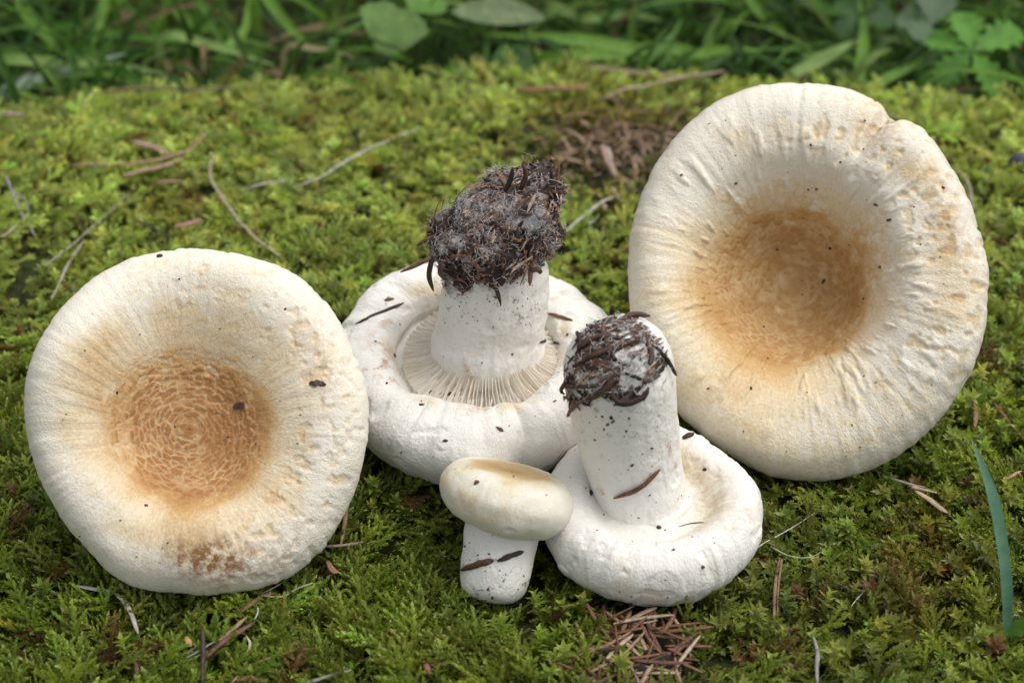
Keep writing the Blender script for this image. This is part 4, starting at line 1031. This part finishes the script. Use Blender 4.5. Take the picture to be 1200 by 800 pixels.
# ------------------------------------------------------------------ moss: instanced shoots
ALLB = make_bvh(MUSH)
def moss_proto(kind, seed):
    rg = np.random.RandomState(seed); V = []; T = []; A = []
    def leaf(b, d, nn, L, W, curl, age):
        d = d / np.linalg.norm(d); sd_ = np.cross(d, nn); sd_ /= max(np.linalg.norm(sd_), 1e-6); up = np.cross(sd_, d)
        k = len(V)
        V.extend([b, b + d * L * .4 + sd_ * W + up * W * .45, b + d * L * .42, b + d * L * .4 - sd_ * W + up * W * .45, b + d * L * .97 - up * curl * L])
        T.extend([(k, k + 1, k + 2), (k, k + 2, k + 3), (k + 1, k + 4, k + 2), (k + 2, k + 4, k + 3)]); A.extend([age * .75, age, age * .9, age, min(1, age + .18)])
    def shoot(p0, d0, bend, L, n, lL, lW, spread, a0, a1, curl):
        p = np.array(p0, float); d = np.array(d0, float); d /= np.linalg.norm(d); path = []
        for i in range(n):
            path.append((p.copy(), d.copy())); p = p + d * L / n; d = d + bend / n + rg.normal(0, .03, 3); d /= np.linalg.norm(d)
        ph = rg.uniform(0, 6.28)
        for i, (q, dd) in enumerate(path):
            t = i / (n - 1); ph += 2.4 + rg.normal(0, .15)
            e1 = np.cross(dd, (0.3, .2, 1.0)); e1 /= np.linalg.norm(e1); e2 = np.cross(dd, e1)
            ou = np.cos(ph) * e1 + np.sin(ph) * e2; sp = spread * (1 - .55 * t ** 3) * rg.uniform(.85, 1.15)
            ld = np.cos(sp) * dd + np.sin(sp) * ou
            nn = np.cos(sp) * ou * -1 + np.sin(sp) * dd
            sz = (.65 + .35 * math.sin(min(1, t * 1.6) * math.pi * .5)) * (1 - .35 * max(0, t - .75) / .25) * rg.uniform(.85, 1.15)
            leaf(q, ld, nn, lL * sz, lW * sz, curl * rg.uniform(.5, 1.5), a0 + (a1 - a0) * t)
        return path
    if kind == 'star':
        lean = rg.normal(0, .25, 2)
        shoot((0, 0, 0), (lean[0], lean[1], 1), np.array([lean[0], lean[1], 0]), rg.uniform(.75, 1.0), 25, .31, .078, 1.0, .1, 1.0, .28)
    elif kind == 'feather':
        path = shoot((0, 0, 0), (.55, 0, 1), np.array([1.3, rg.normal(0, .3), -.75]), rg.uniform(1.35, 1.75), 36, .21, .064, .62, .15, 1.0, .10)
        for j in range(9):
            i = int(8 + j * 2.8); q, dd = path[min(i, 35)]; s = 1 if j % 2 else -1
            sd_ = np.cross(dd, (0, 0, 1)); sd_ /= np.linalg.norm(sd_)
            Lb = .52 * (1 - .5 * j / 9) * rg.uniform(.75, 1.2)
            shoot(q, dd * .75 + sd_ * s + np.array([0, 0, .25]), dd * .5 + np.array([0, 0, -.25]), Lb, 13, .125, .032, .55, .45, .95, .1)
    elif kind == 'worm':
        path = shoot((0, 0, 0), (.3, 0, 1), np.array([1.1, rg.normal(0, .4), -.35]), rg.uniform(1.0, 1.4), 36, .22, .074, .45, .15, 1.0, .05)
        for j in range(3):
            q, dd = path[rg.randint(12, 30)]; sd_ = nrm(np.cross(dd, (0, 0, 1)))
            shoot(q, dd + sd_ * rg.choice([-1, 1]) * .9 + np.array([0, 0, .2]), dd * .3, rg.uniform(.4, .65), 18, .15, .042, .5, .4, 1.0, .06)
    elif kind == 'tuft':
        for j in range(4):
            a = rg.uniform(0, 6.28); l = rg.uniform(.15, .6)
            shoot((0, 0, 0), (math.cos(a) * l, math.sin(a) * l, 1), np.array([math.cos(a), math.sin(a), -.2]) * .7, rg.uniform(.6, .95), 16, .23, .066, .75, .1, 1.0, .2)
    return mesh_np('moss_shoot', np.array(V), None, np.array(T), {'age': np.array(A)})
pc = bpy.data.collections.new('moss_shoots')
KIND = ['star', 'star', 'star', 'feather', 'feather', 'feather', 'worm', 'worm', 'worm', 'tuft', 'tuft', 'tuft']
for k, kd in enumerate(KIND):
    me = moss_proto(kd, 900 + k); me.materials.append(M['moss'])
    pc.objects.link(bpy.data.objects.new('moss_shoot', me))

def moss():
    def area(n, x0, x1, y0, y1): return np.stack([rng.uniform(x0, x1, n), rng.uniform(y0, y1, n)], -1)
    pts = np.concatenate([area(27500, -34, 34, -22, 22), area(7000, -52, 52, -40, 22)])
    x, y = pts[:, 0], pts[:, 1]
    ed = edge_y(x); keep = (y < ed + 2.5) & (rng.rand(len(x)) < 1 - .75 * sstep(0, 2.5, y - ed))
    pts = pts[keep]; x, y = pts[:, 0], pts[:, 1]; z = gz(x, y)
    # bare, brownish patch beside the largest mushroom, and the needle pile
    bp = onz(745, 165, .3); br = np.exp(-(((x - bp[0]) / 4.6) ** 2 + ((y - bp[1]) / 3.0) ** 2))
    br = np.clip(br * 1.3 + .5 * br * fbm(stack(x * .8, y * .8, 0 * x), 2, 33), 0, 1)
    pp = onz(745, 768, .3); pl = np.exp(-(((x - pp[0]) / 2.0) ** 2 + ((y - pp[1]) / 1.9) ** 2) ** 2)
    dk = sstep(.30, .55, fbm(stack(x * .45, y * .45, 0 * x), 3, 35))           # thin spots
    u = rng.rand(len(x)); keep = (u > br * .75) & (rng.rand(len(x)) > pl * 1.05) & (rng.rand(len(x)) > dk * .7)
    pts = pts[keep]; x, y, z, br, dk = x[keep], y[keep], z[keep], br[keep], dk[keep]
    # zone of growth form: stars to the right front, feathers to the left front, tufts in the back
    n = len(x); zn = fbm(stack(x * .16, y * .16, 0 * x), 3, 36) * 1.4
    sr = .5 + .035 * x + zn * .6 + rng.normal(0, .15, n); bk = sstep(-6, 8, y) + zn * .25
    r = rng.rand(n); idx = np.zeros(n, np.int32)
    pst = np.clip(sr, .08, .9); isback = rng.rand(n) < np.clip(bk, 0, 1)
    idx = np.where(isback, np.where(r < .5, 9 + rng.randint(0, 3, n), np.where(r < .75, rng.randint(0, 3, n), 3 + rng.randint(0, 6, n))),
                   np.where(r < pst, np.where(rng.rand(n) < .6, rng.randint(0, 3, n), np.where(rng.rand(n) < .6, 9 + rng.randint(0, 3, n), 3 + rng.randint(0, 3, n))), 3 + rng.randint(0, 6, n)))
    flow = 2.2 * math.pi * fbm(stack(x * .11, y * .11, 0 * x + 2), 2, 37)
    rz = flow + rng.normal(0, .75, n); rx = rng.normal(0, .22, n); ry = rng.normal(0, .22, n)
    sc = rng.uniform(.68, 1.5, n) * (1 + .22 * fbm(stack(x * .5, y * .5, 0 * x), 2, 44)) * (1 - .25 * br) * (1 - .15 * dk) * np.where(isback, .76, .95)
    fb = onz(577, 716, .4); sc *= 1 - .5 * np.exp(-(((x - fb[0]) / 1.4) ** 2 + ((y - fb[1]) / .8) ** 2))
    zz = z - .12 + .12 * rng.rand(n)
    # not through the mushrooms
    ok = np.ones(n, bool); lean = np.zeros((n, 3))
    for i in range(n):
        hgt = .5 * sc[i]
        hit_ = False
        for hh in (.05, hgt * .6, hgt * 1.05):
            q = Vector((x[i], y[i], zz[i] + hh)); loc, nn, _, ds = ALLB.find_nearest(q, 1.2)
            if loc is None: continue
            if (q - loc).dot(nn) < 0 or ds < .10: hit_ = True; break
        if hit_:
            # press the shoot down under the mushroom instead of dropping it
            q = Vector((x[i], y[i], zz[i] + .02)); loc, nn, _, ds = ALLB.find_nearest(q, 3)
            if loc is not None and ((q - loc).dot(nn) < 0 or ds < .05): ok[i] = False
            else: sc[i] *= .5; zz[i] -= .1
    # colours
    g1 = fbm(stack(x * .14, y * .14, 0 * x), 3, 70); g2 = fbm(stack(x * .7, y * .7, 0 * x), 2, 71); b = sstep(-10, 10, y)[:, None]
    front = np.array([.25, .325, .05]); back = np.array([.48, .575, .17]); warm = np.array([.37, .42, .12]); fresh = np.array([.20, .32, .055]); brown = np.array([.16, .095, .04]); rust = np.array([.24, .10, .03])
    c = front * (1 - b) + back * b
    wq = np.clip(.35 + g1 * 1.1, 0, 1)[:, None]; c = c * (1 - .45 * wq) + (warm * (.6 + .5 * b)) * .45 * wq
    fq = np.clip(g2 * .9, 0, 1)[:, None]; c = c * (1 - .5 * fq) + fresh * (.8 + .6 * b) * .5 * fq
    rr = (rng.rand(n) < .035)[:, None]; c = np.where(rr, brown, c)
    c = c * (1 - br[:, None] * .85) + brown * br[:, None] * .85
    for (u_, v_, ra) in ((1100, 680, 1.5), (1085, 625, 1.2), (1050, 715, .9), (215, 240, 1.5), (700, 130, 2.0), (1080, 745, .8)):
        p = onz(u_, v_, .3); k = np.exp(-(((x - p[0]) ** 2 + (y - p[1]) ** 2) / ra ** 2))[:, None] * .5; c = c * (1 - k) + rust * (.7 + .3 * b) * k
    c = c * rng.uniform(.6, 1.4, (n, 1)) * (1 + rng.normal(0, .06, (n, 3)))
    V = np.stack([x, y, zz], -1)[ok]
    me = bpy.data.meshes.new('moss'); me.vertices.add(len(V)); me.vertices.foreach_set('co', (V * S).astype(np.float32).ravel())
    def at(nm, ty, key, a): t = me.attributes.new(nm, ty, 'POINT'); t.data.foreach_set(key, np.ascontiguousarray(a).ravel())
    at('rot', 'FLOAT_VECTOR', 'vector', np.stack([rx, ry, rz], -1)[ok].astype(np.float32))
    at('scl', 'FLOAT', 'value', sc[ok].astype(np.float32)); at('idx', 'INT', 'value', idx[ok].astype(np.int32))
    at('tint', 'FLOAT_VECTOR', 'vector', np.clip(c, .004, .9)[ok].astype(np.float32))
    me.update()
    o = link('moss', me); o['kind'] = 'stuff'; o['label'] = 'thick yellow-green carpet of moss covering the bank'
    ng = bpy.data.node_groups.new('moss_scatter', 'GeometryNodeTree')
    ng.interface.new_socket('Geometry', in_out='INPUT', socket_type='NodeSocketGeometry'); ng.interface.new_socket('Geometry', in_out='OUTPUT', socket_type='NodeSocketGeometry')
    gi = ng.nodes.new('NodeGroupInput'); go = ng.nodes.new('NodeGroupOutput')
    ci = ng.nodes.new('GeometryNodeCollectionInfo'); ci.inputs['Collection'].default_value = pc; ci.inputs['Separate Children'].default_value = True; ci.inputs['Reset Children'].default_value = True
    ip = ng.nodes.new('GeometryNodeInstanceOnPoints'); ip.inputs['Pick Instance'].default_value = True
    def na(nm, dt):
        k = ng.nodes.new('GeometryNodeInputNamedAttribute'); k.data_type = dt; k.inputs['Name'].default_value = nm; return k.outputs['Attribute']
    lk = ng.links.new
    lk(gi.outputs[0], ip.inputs['Points']); lk(ci.outputs[0], ip.inputs['Instance']); lk(na('idx', 'INT'), ip.inputs['Instance Index'])
    lk(na('rot', 'FLOAT_VECTOR'), ip.inputs['Rotation']); lk(na('scl', 'FLOAT'), ip.inputs['Scale']); lk(ip.outputs[0], go.inputs[0])
    md = o.modifiers.new('scatter', 'NODES'); md.node_group = ng
moss()

# ------------------------------------------------------------------ grass and leaves behind the bank
GRN = [(.045, .115, .012), (.07, .165, .018), (.10, .20, .022), (.045, .12, .025), (.15, .24, .05)]
def blade_mesh(mb, path, w, tint, up=(0, -.5, .8), taper_root=True):
    path = np.asarray(path); n_ = len(path); tn = np.gradient(path, axis=0); tn /= np.linalg.norm(tn, axis=1)[:, None]
    sd_ = np.cross(tn, np.asarray(up, float)); sd_ /= np.maximum(np.linalg.norm(sd_, axis=1), 1e-6)[:, None]; nn = np.cross(sd_, tn)
    t = np.linspace(0, 1, n_); ww = w * np.minimum(1, (1 - t) * 3.2) ** .8 * (.55 + .45 * np.minimum(1, t * 4))
    V = np.concatenate([path - sd_ * ww[:, None] + nn * (ww * .35)[:, None], path - nn * .0, path + sd_ * ww[:, None] + nn * (ww * .35)[:, None]])
    Q = []
    for i in range(n_ - 1): Q += [(i, i + 1, n_ + i + 1, n_ + i), (n_ + i, n_ + i + 1, 2 * n_ + i + 1, 2 * n_ + i)]
    mb.add(V, Q, None, tint)
def grass_field():
    mb = MB()
    for _ in range(5600):
        x = rng.uniform(-60, 60); e = float(edge_y(x)); y = e + 7 + rng.rand() ** 1.3 * 58
        front = rng.rand() < .1
        if front: x = rng.uniform(-34, 34); e = float(edge_y(x)); y = e + rng.uniform(1.5, 8)
        if (-8 < x < 0 and y < 26) or (15 < x < 27 and y < 22): continue
        z = float(gz(x, y)) - .1; L = rng.uniform(2.5, 6) if front else rng.uniform(6, 17); a = rng.uniform(0, 6.28); l0 = rng.uniform(.1, .9); bend = rng.uniform(.8, 2.6)
        n_ = 9; p = np.array([x, y, z]); pts = []
        for i in range(n_):
            pts.append(p.copy()); phi = min(l0 + bend * (i / n_) ** 1.4, 1.75)
            p = p + L / n_ * np.array([math.cos(a) * math.sin(phi), math.sin(a) * math.sin(phi), math.cos(phi)])
        pts = np.array(pts); 
        low = gz(pts[:, 0], pts[:, 1]) + .3
        inbank = pts[:, 1] < edge_y(pts[:, 0]) - 1.0
        if inbank.any(): continue
        pts[:, 2] = np.maximum(pts[:, 2], low)
        c = np.array(GRN[rng.choice(5, p=[.28, .26, .2, .14, .12])]) * rng.uniform(.35, 1.25)
        if rng.rand() < .06: c = np.array((.28, .2, .1)) * rng.uniform(.6, 1.1)
        blade_mesh(mb, pts, rng.uniform(.06, .2), c)
    o = link('background_grass', mb.mesh('background_grass'), M['blade']); o['kind'] = 'stuff'; o['label'] = 'dense dark green grass growing in the hollow behind the moss'
grass_field()
GL = 'long green grass blade arching through the grass behind the mossy bank'; GG = 'single long grass blades behind the bank'
def big_blade(pl, yy, w, tint, label=None, group=GG):
    """pl: image track, first point nearest its root; the root goes down to the soil behind the bank"""
    ys = np.linspace(yy[0], yy[1], len(pl)); pts = [ony(u, v, y) for (u, v), y in zip(pl, ys)]
    p0 = pts[0]; root = np.array([p0[0] + (p0[0] - pts[1][0]) * .25, p0[1] + 1.2, 0]); root[2] = float(gz(root[0], root[1])) - .1
    path = smooth_path(np.array([root] + pts), 22)
    path[:, 2] = np.maximum(path[:, 2], gz(path[:, 0], path[:, 1]) + .02 + .6 * (np.arange(22) > 3))
    mb = MB(); blade_mesh(mb, path, w, tint); o = link('grass_shoot', mb.mesh('grass_shoot', root), M['blade'], None, root); tag(o, {PG: 'pale green', MG: 'fresh green', DG: 'dark green', BG: 'bluish grey-green'}.get(tint, 'straw-coloured') + ' grass leaf arching through the grass behind the mossy bank', 'grass', group)
PG = (.25, .38, .11); MG = (.15, .30, .04); DG = (.09, .21, .03); BG = (.25, .35, .24)
for pl, yy, w, c in [
    ([(20, -30), (28, 10), (60, 48), (98, 80)], (30, 23), .30, MG), ([(0, 118), (40, 95), (90, 80), (150, 62)], (21, 24), .34, BG), ([(-5, 78), (60, 74), (140, 78), (200, 88)], (23, 22), .28, PG),
    ([(0, 62), (70, 60), (130, 58), (210, 50)], (26, 26), .24, DG), ([(190, 48), (240, 52), (290, 66), (328, 80)], (24, 22), .22, PG), ([(170, -20), (220, 25), (280, 45), (330, 60)], (30, 25), .26, MG),
    ([(300, -10), (330, 22), (352, 45), (372, 58)], (28, 24), .28, MG), ([(100, 48), (170, 45), (250, 50), (320, 66)], (25, 24), .2, DG), ([(335, 60), (370, 58), (400, 62), (418, 72)], (22, 21), .18, (.3, .27, .14)),
    ([(810, 66), (740, 58), (680, 48), (560, 40)], (25, 25), .34, MG), ([(600, 85), (650, 68), (700, 65), (760, 70)], (22, 22), .32, MG), ([(520, 86), (560, 82), (640, 78), (720, 70)], (21.5, 22), .28, DG),
    ([(828, 60), (832, 40), (842, 22), (848, 8)], (24, 24), .22, PG), ([(922, 98), (950, 78), (985, 58), (1010, 45)], (21, 23), .34, PG), ([(1004, 118), (1008, 80), (1012, 40), (1006, -5)], (20, 24), .26, MG),
    ([(798, 72), (830, 62), (860, 58), (895, 60)], (22, 22), .26, MG), ([(860, -12), (890, 15), (920, 42), (948, 50)], (30, 25), .26, MG), ([(1010, 112), (1040, 92), (1065, 80), (1085, 66)], (20, 22), .24, MG),
    ([(640, 15), (690, 22), (740, 18), (790, 28)], (30, 29), .3, PG), ([(700, -10), (760, 20), (800, 30), (850, 30)], (32, 28), .26, DG), ([(230, 5), (250, 30), (262, 58), (268, 80)], (26, 23), .22, DG),
    ([(130, -10), (120, 25), (110, 55), (112, 80)], (28, 23), .2, MG), ([(255, 75), (285, 40), (290, 15), (294, -15)], (23, 27), .22, MG), ([(385, 70), (395, 45), (420, 30), (440, 18)], (22, 24), .2, DG),
    ([(1075, 110), (1090, 90), (1130, 82), (1180, 86)], (20, 20), .24, DG), ([(930, -10), (960, 10), (1000, 18), (1040, 40)], (30, 26), .3, DG), ([(0, 25), (40, 32), (80, 30), (140, 42)], (29, 28), .24, DG), ([(745, 90), (770, 60), (790, 40), (800, 20)], (23, 26), .2, DG),
    ([(690, 78), (740, 88), (790, 92), (842, 100)], (20.5, 19), .10, (.33, .27, .17))]:
    big_blade(pl, yy, w, c)
# the bluish blade standing in the near moss
def lone_blade(pl, w, c, label, z0):
    root = on_moss(*pl[0], -.5); zs = np.linspace(0, 1, len(pl))
    pts = [root]
    for (u, v), z in zip(pl[1:], z0): pts.append(onz(u, v, root[2] + z))
    path = smooth_path(np.array(pts), 20); mb = MB(); blade_mesh(mb, path, w, c, (0, -.8, .4))
    o = link('grass_shoot', mb.mesh('grass_shoot', root), M['blade'], None, root); tag(o, label, 'grass')
lone_blade([(1180, 752), (1180, 700), (1176, 650), (1163, 580), (1137, 510)], .17, (.13, .27, .17), 'single blue-green grass blade standing in the near moss', (1.4, 2.6, 4.0, 5.0))
lone_blade([(1185, 748), (1193, 735), (1212, 716)], .24, (.11, .24, .04), 'bright green short blade at the foot of the blue-green blade', (.9, 1.6))

def leaf_part(mb, P0, tipv, nv, L, W, shape, teeth, depth, tint, fold=.18, curve=.12, n_=40, lobe=0.0):
    """one leaf blade: rows across a midrib, toothed edge, sunken veins"""
    tipv = nrm(tipv); sd_ = nrm(np.cross(tipv, nv)); nv = np.cross(sd_, tipv)
    ts = np.linspace(0, 1, n_); V = []; c_ = 9
    for i, t in enumerate(ts):
        w = W * shape(t); saw = 1 - depth * (1 - abs(((t * teeth) % 1) * 2 - 1)) if teeth else 1
        for j in range(c_):
            s = (j / (c_ - 1)) * 2 - 1; ww = w * (1 - (1 - saw) * sstep(.55, 1, abs(s)))
            vein = .018 * L * (math.cos((t * 9 - abs(s) * 3.2) * 2 * math.pi)) * .35 * (1 - t)
            adv = abs(s) * .10 * L * shape(t) - lobe * L * math.sin(min(1, abs(s) * 1.25) * math.pi) * (1 - t) ** 2
            V.append(P0 + tipv * (t * L + (adv if t < .97 else 0)) + sd_ * s * ww + nv * (fold * abs(s) * ww - curve * L * t * t + vein * min(1, abs(s) * 4)))
    Q = [(i * c_ + j, i * c_ + j + 1, (i + 1) * c_ + j + 1, (i + 1) * c_ + j) for i in range(n_ - 1) for j in range(c_ - 1)]
    mb.add(V, Q, None, tint)
ov_shape = lambda t: max(0, math.sin(math.pi * min(1, t ** .75))) ** .8
heart = lambda t: max(0.0, (1 - t) ** .62 * min(1.0, .72 + t * 1.6))
obov = lambda t: max(0, math.sin(math.pi * t ** 1.25)) ** .75
def plant(name, label, cat, root_xy, leaves, group=None):
    """leaves: (base px, tip px, y depth, width, shape, teeth, toothdepth, tint)"""
    root = np.array([root_xy[0], root_xy[1], float(gz(*root_xy)) - .05]); o = thing(name, label, cat, root, group)
    done = set()
    for (bu, bv), (tu, tv), yb, yt, W, shp, teeth, dep, tint in leaves:
        b = ony(bu, bv, yb); t = ony(tu, tv, yt); mb = MB()
        d = t - b; nv = nrm(np.array([0, -.5, 1.0])); nv = nrm(nv - nrm(d) * (nv @ nrm(d)))
        leaf_part(mb, b, d, nv, np.linalg.norm(d), W, shp, teeth, dep, tint, lobe=.13 if shp is heart else 0)
        link('leaf', mb.mesh('leaf', root), M['leaf'], o)
        if (bu, bv) not in done:
            done.add((bu, bv)); st = MB(); mid = (root + b) / 2 + np.array([0, 1.0, 1.2])
            tube(st, smooth_path([root, mid, b], 14), np.linspace(.10, .06, 14), 6, (.10, .16, .05)); link('leaf_stalk', st.mesh('leaf_stalk', root), M['leaf'], o)
    return o
LG = (.27, .42, .14); LM = (.13, .28, .05); LD = (.05, .13, .022); LB = (.13, .32, .045)
plant('leafy_plant', 'broad pale heart-shaped leaf with flat companions beside a dark gap in the grass', 'plant', (-4, 24), [
    ((468, 12), (450, 64), 22, 20.9, 1.95, heart, 7, .08, LG), ((478, 10), (520, -8), 23.5, 25, 1.1, ov_shape, 0, 0, LM),
    ((528, 14), (640, 14), 24.5, 24.5, .75, ov_shape, 0, 0, (.2, .27, .13)), ((575, 78), (630, 66), 21.5, 22, .95, ov_shape, 0, 0, LD)])
c_ = (1138, 60)
plant('strawberry_plant', 'bright green toothed compound leaf rising behind the largest mushroom', 'plant', (19.5, 21), [
    (c_, (1128, 8), 20.5, 23, .95, obov, 5, .46, LB), (c_, (1200, 30), 20.5, 22.0, .95, obov, 5, .46, LB), (c_, (1176, 110), 20.5, 19.3, .85, obov, 5, .46, LB), (c_, (1098, 96), 20.5, 19.5, .85, obov, 5, .46, (.11, .27, .05)), (c_, (1085, 40), 20.5, 22, .75, obov, 5, .3, LB)])
c2 = (1092, 30)
plant('strawberry_plant', 'duller grey-green toothed leaf behind the bright compound leaf', 'plant', (19, 26), [
    (c2, (1055, 12), 25, 26, 1.1, obov, 5, .28, (.13, .2, .11)), (c2, (1100, -15), 25, 27, 1.1, obov, 5, .28, (.13, .2, .11)), (c2, (1072, 44), 25, 24, .9, obov, 5, .28, (.12, .2, .1))])
for k in range(9):
    u = rng.uniform(600, 1060); v = rng.uniform(-12, 62); y = rng.uniform(24, 32)
    if abs(u - 500) < 150 or u > 1030: continue
    b = ony(u, v, y); cc = np.array([LD, LM, (.07, .165, .04)][rng.randint(3)]) * rng.uniform(.5, .85); lv = []
    a0 = rng.uniform(0, 6.28)
    for j in range(3):
        a = a0 + j * 2.1 + rng.uniform(-.3, .3); lv.append(((u, v), (u + 44 * math.cos(a), v + 26 * math.sin(a)), y, y - 1.2 * math.sin(a), rng.uniform(.5, .9), obov if rng.rand() < .5 else ov_shape, 5, .3, cc))
    plant('leafy_plant', 'small dark toothed-leaf plant growing among the grass behind the bank', 'plant', (b[0] + rng.uniform(-1, 1), y + 1.5), lv, 'small leafy plants in the grass')
